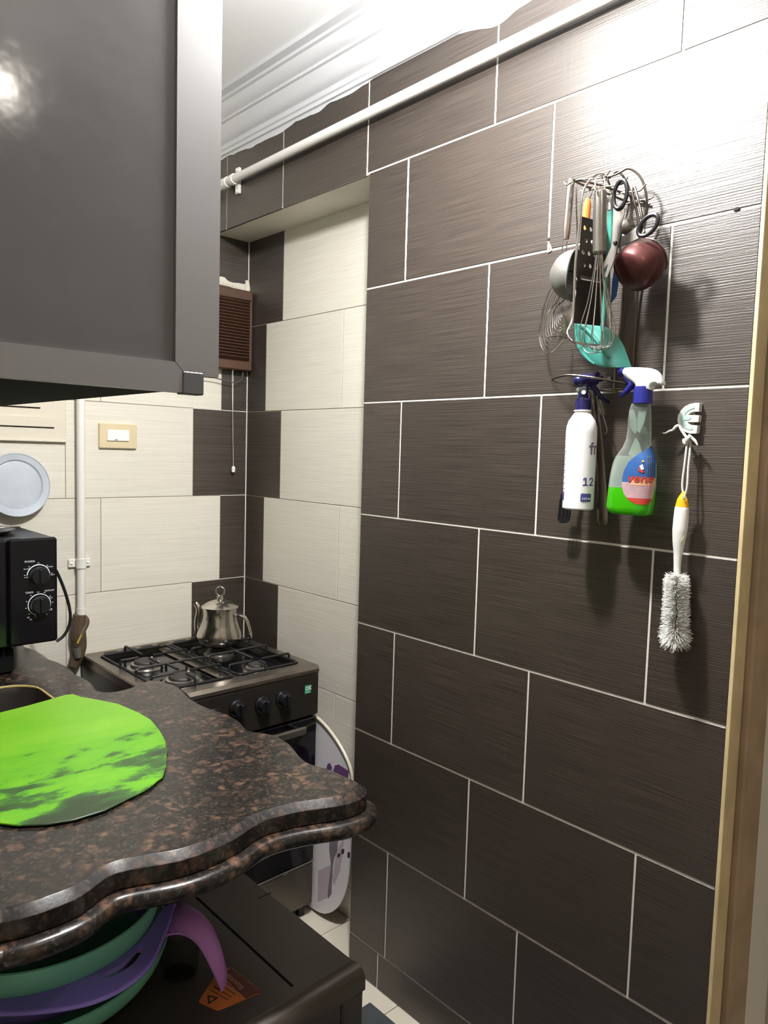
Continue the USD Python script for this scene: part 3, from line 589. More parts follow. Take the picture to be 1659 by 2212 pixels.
sp = [KC-imr*.060+np.array([0, 0, .020]), KC-imr*.078+np.array([0, 0, .045]), KC-imr*.082+np.array([0, 0, .085]), KC-imr*.078+np.array([0, 0, .115]), KC-imr*.086+np.array([0, 0, .135]), KC-imr*.091+np.array([0, 0, .142])]
part(t, 'spout', tube(spline(sp, 30), np.r_[np.linspace(.020, .012, 12), np.linspace(.012, .0085, 18)], 14), 'kettle_steel', label='brassy gooseneck spout')
for s in (-1, 1):
    o = np.array([.75, .66, 0])*s*.008
    hp = [KC+imr*.040+np.array([0, 0, .098]), KC+imr*.066+o+np.array([0, 0, .106]), KC+imr*.090+o+np.array([0, 0, .098]), KC+imr*.104+o+np.array([0, 0, .070]), KC+imr*.112+o+np.array([0, 0, .040]), KC+imr*.112+o*.6+np.array([0, 0, .024]), KC+imr*.104+np.array([0, 0, .022])]
    part(t, 'handle', tube(spline(hp, 30), .0040, 8), 'chrome')

# ---------------------------------------------------------------- tray standing between stove and niche wall
XT = .0805
t = thing('serving_tray', 'white melamine tray printed with purple cutlery standing between stove and wall', 'tray', (XT+.01, 2.05, 0))
o_ = [(1.772, .20), (1.768, .45), (1.778, .56), (1.80, .600), (1.843, .640), (1.90, .675), (1.96, .698), (2.05, .712), (2.20, .705), (2.32, .66), (2.38, .56), (2.38, .20), (2.36, .10), (2.30, .03), (2.15, .006), (1.96, .004), (1.89, .020), (1.838, .058), (1.797, .115)]
TR = spline(np.c_[np.array(o_)-[.014, .004], np.zeros(len(o_))], 150, True)[:, :2]
def tray_pt(y, z, dx=0): return np.array([XT+dx+.020*z, y, z])
def tray_map(me):
    v = me.vertices; return trimesh.Trimesh(np.c_[XT+v[:, 2]+.020*v[:, 1], v[:, 0], v[:, 1]], me.faces, process=False)
part(t, 'dish', tray_map(slab(TR, [(-.0015, -.020), (-.003, -.0205), (-.003, -.02), (.004, -.001), (.007, -.001)][::1] if False else [(.000, -.012), (.006, -.012)])), 'melamine')
i0 = int(np.argmin(np.abs(TR[:40, 1]-.46)))
rim = np.array([tray_pt(y, z, -.001) for y, z in off_ring(TR, -.004)])[i0:i0+62]
part(t, 'rim', tube(rim, .0062, 8, False, .85, (1, 0, 0)), 'melamine_rim', label='cream raised rim')
def tpoly(p): return tray_map(ext(Polygon(p), .0008, (0, 0, -.0008), (1, 0, 0), (0, 1, 0)))
def tq(u, v): p = onx(u, v, XT+.008); return (p[1], p[2])
for name, pl, m in (('fork_print', [(719, 1815), (726, 1812), (731, 1815), (730, 1838), (724, 1852), (721, 1870), (719, 1930), (712, 1940), (711, 1928), (717, 1870), (715, 1850), (713, 1836), (713, 1818)], 'print_slate'),
                    ('napkin_print', [(690, 1880), (716, 1868), (712, 1935), (690, 1946)], 'print_mauve'), ('napkin_print', [(728, 1840), (744, 1808), (742, 1842), (736, 1880), (724, 1912), (721, 1895)], 'print_mauve'),
                    ('berry_print', [(731, 1844), (737, 1842), (736, 1850), (730, 1852)], 'print_plum'), ('berry_print', [(739, 1834), (745, 1833), (744, 1843), (738, 1845)], 'print_plum'), ('berry_print', [(752, 1841), (757, 1840), (757, 1852), (752, 1851)], 'print_plum'),
                    ('jar_print', [(722, 1654), (730, 1652), (752, 1666), (750, 1690), (716, 1675)], 'print_purple'), ('jar_print', [(706, 1652), (711, 1648), (716, 1658), (714, 1672), (702, 1668)], 'print_purple')):
    part(t, name, tpoly([tq(*q) for q in pl]), m)

# ---------------------------------------------------------------- rug
single('rug', cat_([bx(-1.30, -.057, -.95, 1.02, .0005, .010, .004), bx(-.490, -.057, 1.0, 1.492, .0006, .0101, .004)]), 'rug_grey', 'dark grey rug lying on the cream floor tiles at the bottom', 'rug')

# ---------------------------------------------------------------- low metal appliance under the worktop
AZ, AX0, AX1, AY0, AY1 = .58, -1.30, -.500, 1.034, 1.66
t = thing('metal_appliance', 'dark bronze-grey metal appliance with a warning sticker under the wavy granite edge', 'appliance', ((AX0+AX1)/2, (AY0+AY1)/2, 0))
part(t, 'top_cover', bx(AX0, AX1, AY0+.03, AY1, AZ-.045, AZ, .006), 'appliance_metal')
nose = [(AY0+.032, AZ-.0012), (AY0+.018, AZ-.003), (AY0+.006, AZ-.010), (AY0, AZ-.022), (AY0, AZ-.045), (AY0+.032, AZ-.045)]
part(t, 'front_edge', ext(Polygon(nose), AX1-AX0, (AX0, 0, 0), (0, 1, 0), (0, 0, 1)), 'appliance_metal', smooth=40)
part(t, 'side_cabinet', bx(AX0+.004, AX1-.004, AY0+.04, AY1-.004, .02, AZ-.044, .006), 'appliance_metal')
part(t, 'front_panel', bx(AX0+.002, AX1-.06, AY0+.004, AY0+.045, .02, AZ-.090, .004), 'appliance_metal'); part(t, 'front_strip', bx(AX0+.002, AX1-.06, AY0+.002, AY0+.045, AZ-.087, AZ-.047, .003), 'appliance_metal')
part(t, 'front_post', bx(AX1-.058, AX1-.002, AY0+.002, AY0+.045, .02, AZ-.047, .004), 'appliance_metal')
g0, g1 = onz(440, 1953, AZ), onz(637, 2128, AZ)
part(t, 'crease', bx(g0[0]-.003, g0[0]+.003, g1[1], 1.60, AZ-.001, AZ+.0004, .0003), 'black_board'); part(t, 'seam', bx(-.535, AX1, 1.369, 1.3715, AZ-.001, AZ+.0003), 'black_board')
for xx in (AX0+.05, AX1-.05):
    for yy in (AY0+.06, AY1-.05): part(t, 'foot', lathe([(0, 0), (.02, 0), (.02, .025), (0, .025)], (xx, yy, 0), k=14), 'black_plastic')
sq = [onz(u, v, AZ+.0004)[:2] for u, v in ((428, 2165), (470, 2184), (500, 2172), (566, 2143), (498, 2088), (462, 2112))]
s_ = part(t, 'sticker', ext(Polygon(sq).buffer(-.006).buffer(.006), .0006, (0, 0, AZ), (1, 0, 0), (0, 1, 0)), 'sticker_orange', label='orange and maroon warning sticker')
part(s_, 'maroon_band', ext(Polygon([onz(u, v, AZ)[:2] for u, v in ((531, 2158), (564, 2143), (499, 2091), (478, 2106))]), .0003, (0, 0, AZ+.0006), (1, 0, 0), (0, 1, 0)), 'sticker_maroon')
e1 = onz(560, 2142, AZ)-onz(503, 2096, AZ); e1[2] = 0; e1 /= np.linalg.norm(e1); e2 = np.array([-e1[1], e1[0], 0])
p = onz(496, 2101, AZ+.001); part(s_, 'lettering', text_on('Warning', .010, p-e2*.012, e1, e2, .0003), 'print_tan', smooth=False); part(s_, 'lettering', text_on('Precautions', .008, p-e2*.026, e1, e2, .0003), 'print_tan', smooth=False)
p = onz(447, 2163, AZ+.001); tri = Polygon([(p[0]-.002, p[1]-.008), (p[0]+.022, p[1]-.006), (p[0]+.009, p[1]+.014)])
part(s_, 'warning_triangle', ext(tri.difference(tri.buffer(-.0035)), .0003, (0, 0, AZ+.0006), (1, 0, 0), (0, 1, 0)), 'print_dark')
for k in range(4):
    p0, p1 = onz(455+8*k, 2138-7*k, AZ+.0008), onz(492+8*k, 2160-6*k, AZ+.0008); part(s_, 'text_line', tube([p0, p1], .0008, 4), 'print_dark')

# glass jar lying behind the pink scoop
jc = onz(398, 2112, AZ+.001)
t = thing('glass_jar', 'small clear glass jar on the metal appliance beneath the pink scoop', 'jar', (jc[0], jc[1], AZ))
jb = np.array([jc[0], jc[1]+.02, AZ+.0005])
part(t, 'vessel', shell([(.030, 0), (.036, .004), (.038, .02), (.038, .062), (.030, .074), (.028, .086)], .003, c=jb, k=36), 'jar_glass'); part(t, 'thread', tube([jb+np.array([.029*math.cos(q), .029*math.sin(q), .080]) for q in np.linspace(0, 2*math.pi, 30, endpoint=False)], .0015, 6, True), 'jar_glass')

# ---------------------------------------------------------------- stack of plastic bowls
BC = np.array([-1.0, 1.40, AZ])
def bowl(name, label, cat, base_z, rim_z, R, rb, m):
    t = thing(name, label, cat, (BC[0], BC[1], base_z)); h = rim_z-base_z
    P = [(rb, 0)]+[(rb+(R-rb)*math.sin(q)**.85, h*(1-math.cos(q))**.92) for q in np.linspace(.15, math.pi/2, 14)]
    part(t, 'vessel', shell(P, .0032, c=(BC[0], BC[1], base_z), k=72), m, smooth=40)
    rg = [BC*[1, 1, 0]+np.array([(R+.0005)*math.cos(q), (R+.0005)*math.sin(q), rim_z]) for q in np.linspace(0, 2*math.pi, 80, endpoint=False)]
    part(t, 'rim', tube(rg, .0032, 6, True), m); return t
bowl('mint_bowl', 'mint green plastic bowl at the bottom of the stack under the worktop', 'bowl', AZ+.0005, .662, .2265, .11, 'mint_plastic')
t = bowl('purple_strainer', 'purple plastic strainer with a slotted handle between two mint green bowls', 'strainer', AZ+.020, .700, .186, .09, 'purple_plastic')
ho = [(0, 2152), (70, 2143), (140, 2127), (200, 2103), (250, 2072), (295, 2037), (325, 2000), (346, 1968), (360, 1955), (372, 1940), (380, 1950), (372, 1985), (356, 2024), (338, 2066), (312, 2102), (268, 2136), (210, 2164), (140, 2181), (60, 2190), (0, 2192)]
HZ = .713
ho = np.array([onz(u, v, HZ)[:2] for u, v in ho]); ho = spline(np.c_[ho, np.zeros(len(ho))], 120)[:, :2]
ho = np.vstack([ho, [BC[:2]+np.array([-.16, -.19]), BC[:2]+np.array([-.13, -.155])]])
hs = np.array([onz(u, v, HZ)[:2] for u, v in ((222, 2110), (250, 2094), (276, 2074), (297, 2050), (303, 2043), (308, 2050), (303, 2066), (285, 2088), (255, 2107), (232, 2116))]); hs = spline(np.c_[hs, np.zeros(len(hs))], 60, True)[:, :2]
part(t, 'slotted_handle', slab(ho, [(HZ+.004, -.005), (HZ+.0025, -.002), (HZ, 0), (HZ-.003, 0), (HZ-.005, -.003)], [hs]), 'purple_plastic', smooth=45)
bowl('mint_bowl', 'mint green plastic bowl on top of the stack under the worktop', 'bowl', AZ+.045, .760, .2135, .10, 'mint_plastic')

# pink scoop: a curved shell tipped on its rim
A_ = [(366, 1950), (384, 1948), (404, 1956), (432, 1981), (459, 2020), (478, 2062), (488, 2105), (483, 2140)]
B_ = [(338, 2046), (352, 2025), (374, 2016), (398, 2018), (424, 2034), (448, 2070), (466, 2108), (480, 2140)]
n_ = 26
def edge(E, d0, d1, n):
    q = spline(np.c_[np.array(E), np.zeros(len(E))], n)[:, :2]; out = []
    for i, (u, v) in enumerate(q):
        d = ray(u, v); dep = d0+(d1-d0)*i/(n-1); out.append(EYE+d*dep/(d@FWD))
    return np.array(out)
tipd = (onz(482, 2139, AZ+.004)-EYE)@FWD
ea, eb = edge(A_, tipd+.085, tipd+.010, n_), edge(B_, tipd-.025, tipd, n_)
rows = []
for s in np.linspace(0, 1, 9): rows.append(ea*(1-s)+eb*s+np.array([.010, -.004, .022])*math.sin(math.pi*s)*np.sin(np.linspace(.5, math.pi-.05, n_))[:, None])
t = thing('pink_scoop', 'pink plastic crescent-shaped scoop leaning out of the bowl stack', 'scoop', (*eb[-1][:2], AZ))
part(t, 'blade', plate(rows, .003), 'pink_plastic', smooth=50); part(t, 'rim', tube(eb, .0030, 7), 'pink_plastic'); part(t, 'outer_rim', tube(ea, .0024, 6), 'pink_plastic')
hp_ = [eb[0], eb[0]+np.array([-.03, .02, .0]), eb[0]+np.array([-.07, .07, -.012])]; part(t, 'handle', tube(spline(hp_, 10), .007, 8), 'pink_plastic')

# ---------------------------------------------------------------- wall rack: back wires with an arch, an arm with hooks, a lower loop
def wx(pts, n=40): return spline([onx(u, v, x) for u, v, x in pts], n)
def wy(pts, n=40): return spline([ony(u, v, y) for u, v, y in pts], n)
ZA = 2.148
HANG = .058                                                     # how far behind the arm's tip the things hang
def hang(u, v, y): return ony(u, v, y+HANG)
def wh(pts, n=40): return spline([hang(u, v, y) for u, v, y in pts], n)
t = thing('utensil_rack', 'chrome wire utensil rack with hooks and a bottle loop fixed on the dark tiles', 'rack', (0, .80, 1.77))
part(t, 'back_wire', tube(wx([(1300, 384, -.070), (1318, 381, -.062), (1342, 371, -.056), (1356, 364, -.052), (1377, 375, -.046), (1391, 399, -.042), (1397, 430, -.036), (1397, 450, -.033), (1392, 490, -.026), (1385, 560, -.016), (1377, 632, -.010), (1367, 792, -.006), (1364, 838, -.006)], 70), .0024, 8), 'dark_steel')
part(t, 'back_wire', tube(wx([(1302, 391, -.062), (1317, 383, -.058), (1332, 371, -.052), (1346, 381, -.046), (1356, 399, -.042), (1363, 430, -.036), (1362, 500, -.026), (1352, 590, -.014), (1347, 625, -.010), (1342, 690, -.007), (1330, 795, -.006), (1327, 838, -.006)], 70), .0024, 8), 'dark_steel')
part(t, 'arm', tube(wx([(1393, 437, -.008), (1363, 424, -.040), (1320, 408, -.080), (1272, 394, -.115), (1238, 388, -.135)], 20), .0023, 8), 'dark_steel')
part(t, 'arm', tube(wx([(1364, 439, -.008), (1333, 427, -.040), (1311, 418, -.070), (1277, 407, -.100), (1240, 391, -.132)], 20), .0023, 8), 'dark_steel')
part(t, 'wall_bar', tube([onx(1352, 434, -.006), onx(1404, 441, -.006)], .0023, 8), 'dark_steel')
for x, hk in ((-.132, ((1218, 393), (1224, 399), (1240, 391), (1270, 387), (1296, 384), (1308, 380), (1313, 375), (1318, 368))), (-.100, ((1254, 411), (1262, 414), (1282, 408), (1310, 403), (1336, 399), (1346, 396), (1351, 391), (1356, 383))),
              (-.062, ((1296, 424), (1304, 427), (1326, 421), (1352, 416), (1375, 413), (1385, 410), (1390, 404), (1396, 397))), (-.030, ((1335, 440), (1343, 443), (1362, 438), (1385, 432), (1404, 430), (1412, 424)))):
    part(t, 'hook', tube(wx([(*q, x) for q in hk], 26), .0017, 7), 'chrome')
ZL = 1.785
part(t, 'bottle_loop', tube(wx([(1376, 833, -.030), (1368, 831, -.045), (1328, 824, -.075), (1290, 817, -.100), (1253, 812, -.112), (1221, 811, -.116), (1200, 816, -.112), (1193, 820, -.108), (1200, 824, -.100), (1213, 827, -.090), (1248, 835, -.062), (1290, 842, -.032), (1336, 846, -.008)], 70), .0024, 8), 'dark_steel')
part(t, 'lower_bar', tube([onx(1300, 842, -.006), onx(1384, 838, -.006)], .0022, 8), 'dark_steel')
for y in (.80, .85): part(t, 'wall_screw', lathe([(0, -.006), (.005, -.005), (.006, 0), (0, 0)], (-.001, y, ZL+.004), (1, 0, 0), 12), 'steel')

# spider skimmer
ys = .852
t = thing('spider_skimmer', 'wire spider skimmer with spiral disc and shiny flat handle at the tip of the rack', 'skimmer', hang(1234, 386, ys))
h0, h1 = hang(1234, 386, ys), hang(1223, 517, ys+.006)
part(t, 'handle', tube(np.linspace(h0, h1, 12), np.r_[.0060, .0072, np.full(8, .0078), .0072, .0062], 12, False, .62, (.8, .6, 0)), 'steel', label='shiny steel handle')
dc = hang(1201, 674, ys+.035); nrm = np.array([-.84, .48, .12]); nrm /= np.linalg.norm(nrm)
ua = np.cross([0, 0, 1.0], nrm); ua /= np.linalg.norm(ua); va = np.cross(nrm, ua); tlt = -.42
ua, va = ua*math.cos(tlt)+va*math.sin(tlt), va*math.cos(tlt)-ua*math.sin(tlt)
def disc(r, q, k=1.16): return dc+ua*r*math.cos(q)*1.08+va*r*math.sin(q)*k-nrm*(.085**2-r*r)*2.6
RD = .076
part(t, 'outer_ring', tube([disc(RD, q) for q in np.linspace(0, 2*math.pi, 60, endpoint=False)], .0016, 7, True), 'chrome')
part(t, 'spiral_mesh', tube([disc(RD*(1-s*.92), 2*math.pi*11*s) for s in np.linspace(0, 1, 420)], .0006, 4), 'chrome')
for (u0, v0), mid, (u1, v1) in (((1217, 520), [(1213, 565), (1214, 600), (1207, 645), (1186, 672)], (1173, 712)), ((1226, 521), [(1221, 562), (1224, 610), (1221, 645), (1202, 662), (1196, 680)], (1194, 724))):
    mm = [hang(u0, v0, ys+.008)]+[hang(u, v, ys+.012+.008*i) for i, (u, v) in enumerate(mid)]+[hang(u1, v1, ys+.045)]
    part(t, 'support_wire', tube(spline(mm, 36), .0014, 6), 'chrome')
part(t, 'support_wire', tube(spline([hang(1180, 728, ys+.04), hang(1200, 727, ys+.04), hang(1226, 730, ys+.04)], 12), .0015, 6), 'chrome')

# ladle
t = thing('ladle', 'dull grey aluminium ladle cup hanging behind the flat grater', 'ladle', hang(1244, 395, .838))
lc_ = hang(1240, 595, .842); ln = np.array([.30, -.94, -.10]); ln /= np.linalg.norm(ln); RL = .052
part(t, 'cup', shell([(RL*.30, -RL*.93)]+[(RL*math.sin(q), -RL*math.cos(q)*.95) for q in np.linspace(.55, math.pi/2, 12)], .0018, c=lc_, axis=ln, k=44), 'grey_alloy')
u_, v_, w_ = basis(ln)
part(t, 'rim', tube([lc_+RL*(math.cos(q)*u_+math.sin(q)*v_) for q in np.linspace(0, 2*math.pi, 44, endpoint=False)], .0020, 6, True), 'grey_alloy')
tp = lc_+np.array([0, 0, RL*.98])
part(t, 'stem', tube(spline([hang(1239, 399, .852), hang(1241, 394, .838), hang(1244, 398, .832), hang(1245, 450, .832), hang(1247, 510, .838), tp], 40), .0017, 7), 'steel')

# flat grater in a wire frame
yg = .782
def gy(u, v, dy=0): return hang(u, v, yg+dy)
o = gy(1257, 468); ex_ = gy(1313, 484)-o; ez_ = gy(1239, 698)-o
def gp_(a, b): return o+ex_*a+ez_*b                              # a across, b down the blade
t = thing('flat_grater', 'dark flat steel grater in a chrome wire frame behind the whisk', 'grater', o)
gw, gh = np.linalg.norm(ex_), np.linalg.norm(ez_); gx_, gz_ = ex_/gw, -ez_/gh
gx_ = gx_; gz2 = gz_-gx_*(gz_@gx_); gz2 /= np.linalg.norm(gz2)
sh = Polygon([(0, 0), (gw, 0), (gw+.10*0, -gh), (0, -gh)])
pl = sbox(0, -gh, gw, 0)
for r in range(4):
    for k in range(3): pl = pl.difference(Point(.016+.022*k+(.008 if r % 2 else 0)-.004, -.020-.024*r).buffer(.0048, quad_segs=3))
pl = pl.difference(sbox(.008, -.122, gw-.008, -.119))
def shear(me):
    v = me.vertices.copy(); q = v-o; b = -(q@gz2); v += np.outer(b/gh, (ez_-(-gz2)*gh)); return trimesh.Trimesh(v, me.faces, process=False)
part(t, 'blade', shear(ext(pl, .0012, o, gx_, gz2)), 'grater_steel', smooth=False)
tee = []
for r in range(11):
    for k in range(9):
        a, b = .009+.0068*k+(.003 if r % 2 else 0), .134+.0068*r
        if a < gw-.006 and b < gh-.012: tee.append(ball(o+gx_*a-gz2*b+np.cross(gz2, gx_)*.0006, .0015, 1, (1, 1, .8)))
part(t, 'grating_teeth', shear(cat_(tee)), 'steel', kind='stuff')
part(t, 'slicing_lip', shear(cat_([ext(sbox(.008, -.119, gw-.008, -.114), .003, o-gx_*0+np.cross(gx_, gz2)*.0005, gx_, gz2)])), 'steel', smooth=False)
fw = [(1320, 712), (1316, 600), (1318, 484), (1320, 420), (1312, 386), (1302, 377), (1284, 380), (1267, 398), (1259, 416), (1254, 458), (1248, 519), (1242, 591), (1236, 690), (1227, 712), (1226, 722), (1233, 734), (1248, 741), (1272, 744), (1302, 748)]
part(t, 'wire_frame', tube(wh([(u, v, yg+.001) for u, v in fw[:-5]]+[(u, v, yg-.002-.008*i) for i, (u, v) in enumerate(fw[-5:])], 90), .0025, 8), 'chrome')

# knives / spatula handles behind the grater
yo = .815
def rod(name, label, cat, m, u0, v0, u1, v1, y, r, mm=None, flat=.6):
    t = thing(name, label, cat, hang(u0, v0, y)); p0, p1 = hang(u0, v0, y), hang(u1, v1, y)
    part(t, 'handle', tube(np.linspace(p0, p1, 14), np.r_[r*.45, r*.8, np.full(10, r), r*.85, r*.5], 12, False, flat, (.6, .8, 0)), m); return t, p0, p1
t, p0, p1 = rod('peeler', 'small utensil with an orange plastic handle hanging behind the grater', 'peeler', 'orange_plastic', 1270, 428, 1262, 520, .800, .0082)
part(t, 'hang_loop', tube(spline([p0+np.array([0, 0, -.004]), hang(1272, 412, .803), hang(1276, 404, .806), hang(1279, 412, .803), p0+np.array([.003, 0, -.003])], 20), .0013, 6), 'steel')
part(t, 'blade', tube([p1, hang(1258, 580, .802)], .0045, 8, False, .35, (.6, .8, 0)), 'steel')
# turquoise spatula
t = thing('silicone_spatula', 'turquoise silicone spatula with a broad slanted blade hanging lowest on the rack', 'spatula', onx(1318, 425, -.07))
part(t, 'steel_handle', tube([onx(1318, 426, -.068), onx(1319, 455, -.068)], .0066, 12), 'steel', label='steel handle end')
part(t, 'neck', tube(spline([onx(1319, 454, -.068), onx(1319, 480, -.066), onx(1316, 540, -.060), onx(1305, 640, -.055), onx(1300, 712, -.058)], 30), np.r_[np.full(10, .0076), np.linspace(.0076, .005, 20)], 10, False, .7, (1, 0, 0)), 'teal_silicone')
L_ = [(1243, 699), (1248, 740), (1263, 768), (1284, 786), (1304, 793)]; R_ = [(1266, 700), (1306, 706), (1340, 736), (1353, 765), (1364, 795)]
def sp_x(s, w): return -.052-.030*(1-w)+.012*s-.014*math.sin(math.pi*w)
Lp, Rp = spline(np.c_[np.array(L_), np.zeros(5)], 20)[:, :2], spline(np.c_[np.array(R_), np.zeros(5)], 20)[:, :2]
rows = [[onx(*(Lp[i]*(1-w)+Rp[i]*w), sp_x(i/19, w)) for i in range(20)] for w in np.linspace(0, 1, 12)]
part(t, 'blade', plate(rows, .003), 'teal_silicone', smooth=60)
part(t, 'raised_edge', tube(np.array([onx(*Lp[i], sp_x(i/19, 0)-.002) for i in range(16)]), np.r_[np.linspace(.002, .0048, 8), np.linspace(.0048, .002, 8)], 8), 'teal_silicone')
part(t, 'middle_rib', tube(np.array([onx(*(Lp[i]*.5+Rp[i]*.5), sp_x(i/19, .5)-.003) for i in range(15)]), np.linspace(.006, .002, 15), 8), 'teal_silicone')

# whisk
yw = .742
t = thing('whisk', 'steel balloon whisk with a thick polished handle hanging in front of the grater', 'whisk', hang(1296, 412, yw))
w0, w1 = hang(1297, 413, yw), hang(1294, 549, yw)
part(t, 'handle', lathe([(0, 0), (.0105, 0), (.0125, -.004), (.0130, -.03), (.0132, -.06), (.0130, -np.linalg.norm(w1-w0)+.004), (.0105, -np.linalg.norm(w1-w0)), (0, -np.linalg.norm(w1-w0))], w0, w0-w1, 28), 'steel')
part(t, 'hanging_loop', tube(spline([hang(1286, 414, yw), hang(1286, 392, yw+.004), hang(1291, 381, yw+.010), hang(1302, 381, yw+.010), hang(1306, 392, yw+.004), hang(1306, 412, yw)], 30), .0019, 7), 'chrome')
ax_ = (w1-w0)/np.linalg.norm(w1-w0); wb_ = np.linalg.norm(hang(1291, 762, yw)-w1); ub, vb, _ = basis(ax_)
for k in range(6):
    q = math.pi*k/6+.2; dq = math.cos(q)*ub+math.sin(q)*vb; R = .040-.0012*k; hh = wb_-.0022*k
    prof_ = [(.006, 0), (.009, .15), (.015, .35), (.0225, .55), (.032, .72), (1.0*R, .84), (.93*R, .93), (.62*R, .985), (0, 1.0)]
    pts = [w1+ax_*(h*hh)+dq*r for r, h in prof_]+[w1+ax_*(h*hh)-dq*r for r, h in prof_[-2::-1]]
    part(t, 'wire', tube(spline(pts, 50), .0009, 6), 'chrome')

# scissors
x_s = -.105
t = thing('kitchen_scissors', 'open kitchen scissors with black ring handles hanging on the near hook', 'scissors', onx(1340, 390, x_s))
def loopy(c, a, b, rot, n=36):
    return [onx(c[0]+a*math.cos(q)*math.cos(rot)-b*math.sin(q)*math.sin(rot), c[1]+a*math.cos(q)*math.sin(rot)+b*math.sin(q)*math.cos(rot), x_s) for q in np.linspace(0, 2*math.pi, n, endpoint=False)]
part(t, 'ring_handle', tube(loopy((1340, 420), 13.5, 31, .18), .0042, 8, True), 'black_plastic')
part(t, 'ring_handle', tube(loopy((1400, 487), 14.5, 28, .72), .0042, 8, True), 'black_plastic')
def sy(p, d): return ext(Polygon([(onx(u, v, x_s)[1], onx(u, v, x_s)[2]) for u, v in p]).buffer(0), .0022, (x_s+d, 0, 0), (0, 1, 0), (0, 0, 1))
part(t, 'blade', sy([(1325, 448), (1347, 446), (1348, 462), (1342, 485), (1338, 520), (1334, 535), (1325, 565), (1311, 600), (1306, 598), (1316, 560), (1322, 520), (1324, 480)], 0), 'scissor_steel', smooth=False)
part(t, 'blade', sy([(1386, 478), (1391, 498), (1380, 513), (1352, 526), (1334, 533), (1318, 560), (1296, 592), (1292, 588), (1310, 552), (1322, 524), (1333, 512), (1352, 506), (1372, 490)], .0030), 'scissor_steel', smooth=False)
pv = onx(1329, 524, x_s); part(t, 'pivot', lathe([(0, -.004), (.0035, -.0035), (.0042, -.002), (.0042, .006), (0, .006)], pv, (1, 0, 0), 14), 'dark_steel')

# small red pot
t = thing('red_pot', 'small dark red metal coffee pot hanging at the right of the rack', 'pot', onx(1386, 400, -.06))
pa = np.array([.74, -.30, .60]); pa /= np.linalg.norm(pa); pcn = onx(1358, 591, -.098)
pp = [(.018, -.001), (.033, 0), (.0405, .003), (.0445, .010), (.0465, .022), (.0460, .040), (.0425, .056), (.0385, .062), (.0385, .066)]
part(t, 'vessel', shell(pp, .0016, c=pcn, axis=pa, k=48), 'pot_red', smooth=50)
pu, pv_, _ = basis(pa); ctr = pcn+pa*.066
part(t, 'rim', tube([ctr+.0385*(math.cos(q)*pu+math.sin(q)*pv_) for q in np.linspace(0, 2*math.pi, 40, endpoint=False)], .0016, 6, True), 'steel')
rt = onx(1384, 522, -.062)
part(t, 'handle', tube(spline([onx(1383, 522, -.058), onx(1382, 500, -.058), onx(1374, 450, -.060), onx(1367, 415, -.062), onx(1370, 405, -.062), onx(1374, 415, -.063), onx(1383, 450, -.065), onx(1391, 500, -.066), onx(1391, 524, -.066)], 60), .0028, 8), 'dark_steel', label='bent steel strap handle')
part(t, 'bracket', ball(rt, .008, 2, (.9, 1.1, .7)), 'dark_steel')
# a dull scoop seen between the scissors and the pot
t = thing('measuring_scoop', 'dull grey scoop hanging deep in the rack behind the scissors', 'scoop', onx(1346, 440, -.03))
part(t, 'bowl', shell([(.008, -.018)]+[(.021*math.sin(q), -.019*math.cos(q)) for q in np.linspace(.5, math.pi/2, 8)], .0015, c=onx(1350, 492, -.030), axis=(.3, .8, -.4), k=30), 'scissor_steel')
part(t, 'handle', tube(spline([onx(1350, 478, -.026), onx(1356, 456, -.026), onx(1358, 440, -.026)], 14), .0016, 6), 'dark_steel')
# blue knife
t = thing('blue_knife', 'narrow knife with a dark blue blade hanging behind the scissors', 'knife', onx(1345, 560, -.03))
part(t, 'blade', ext(Polygon([(onx(u, v, -.045)[1], onx(u, v, -.045)[2]) for u, v in ((1332, 545), (1339, 545), (1337, 600), (1331, 640), (1319, 655), (1322, 610))]), .0016, (-.045, 0, 0), (0, 1, 0), (0, 0, 1)), 'blue_blade', smooth=False)
part(t, 'handle', tube([onx(1336, 548, -.045), onx(1339, 510, -.045), onx(1341, 470, -.042)], .0045, 10), 'dark_steel')

# ---------------------------------------------------------------- white spray bottle
xb = -.075; b0, b1 = onx(1248, 1100, xb), onx(1248, 893, xb)
bc = np.array([xb, b0[1], b0[2]]); bh = b1[2]-b0[2]; br = .0325
t = thing('white_spray_bottle', 'white spray bottle with a navy trigger hanging from the left of the wire loop', 'bottle', bc)
part(t, 'bottle', lathe([(0, 0), (br-.003, 0), (br, .003), (br, bh*.80), (br*.97, bh*.86), (br*.86, bh*.92), (br*.66, bh*.97), (.0165, bh+.001), (.0135, bh+.004), (0, bh+.004)], bc, k=56), 'bottle_white', smooth=40)
part(t, 'neck_ring', lathe([(0, 0), (.015, 0), (.0185, .001), (.0185, .003), (.015, .004), (0, .004)], bc+np.array([0, 0, bh+.003]), k=32), 'bottle_white')
cb = bc+np.array([0, 0, bh+.007])
part(t, 'collar', lathe([(0, 0), (.0160, 0), (.0165, .002), (.0165, .020), (.0145, .024), (0, .024)], cb, k=32), 'navy_plastic')
hd = np.array([.93, -.30, 0]); hd /= np.linalg.norm(hd)          # the spray head points back along the loop to the wall
zt_ = cb+np.array([0, 0, .024])
hd_m = tube(spline([zt_+np.array([0, 0, -.004]), zt_+np.array([0, 0, .016])-hd*.001, zt_+np.array([0, 0, .030])+hd*.002], 12), np.linspace(.0115, .010, 12), 14)
part(t, 'spray_head', cat_([hd_m, tube(spline([zt_-hd*.022+np.array([0, 0, .030]), zt_-hd*.008+np.array([0, 0, .038]), zt_+hd*.014+np.array([0, 0, .040]), zt_+hd*.034+np.array([0, 0, .038])], 18), np.r_[.006, .010, .012, np.full(12, .0125), .011, .010, .008], 14)]), 'navy_plastic', smooth=50)
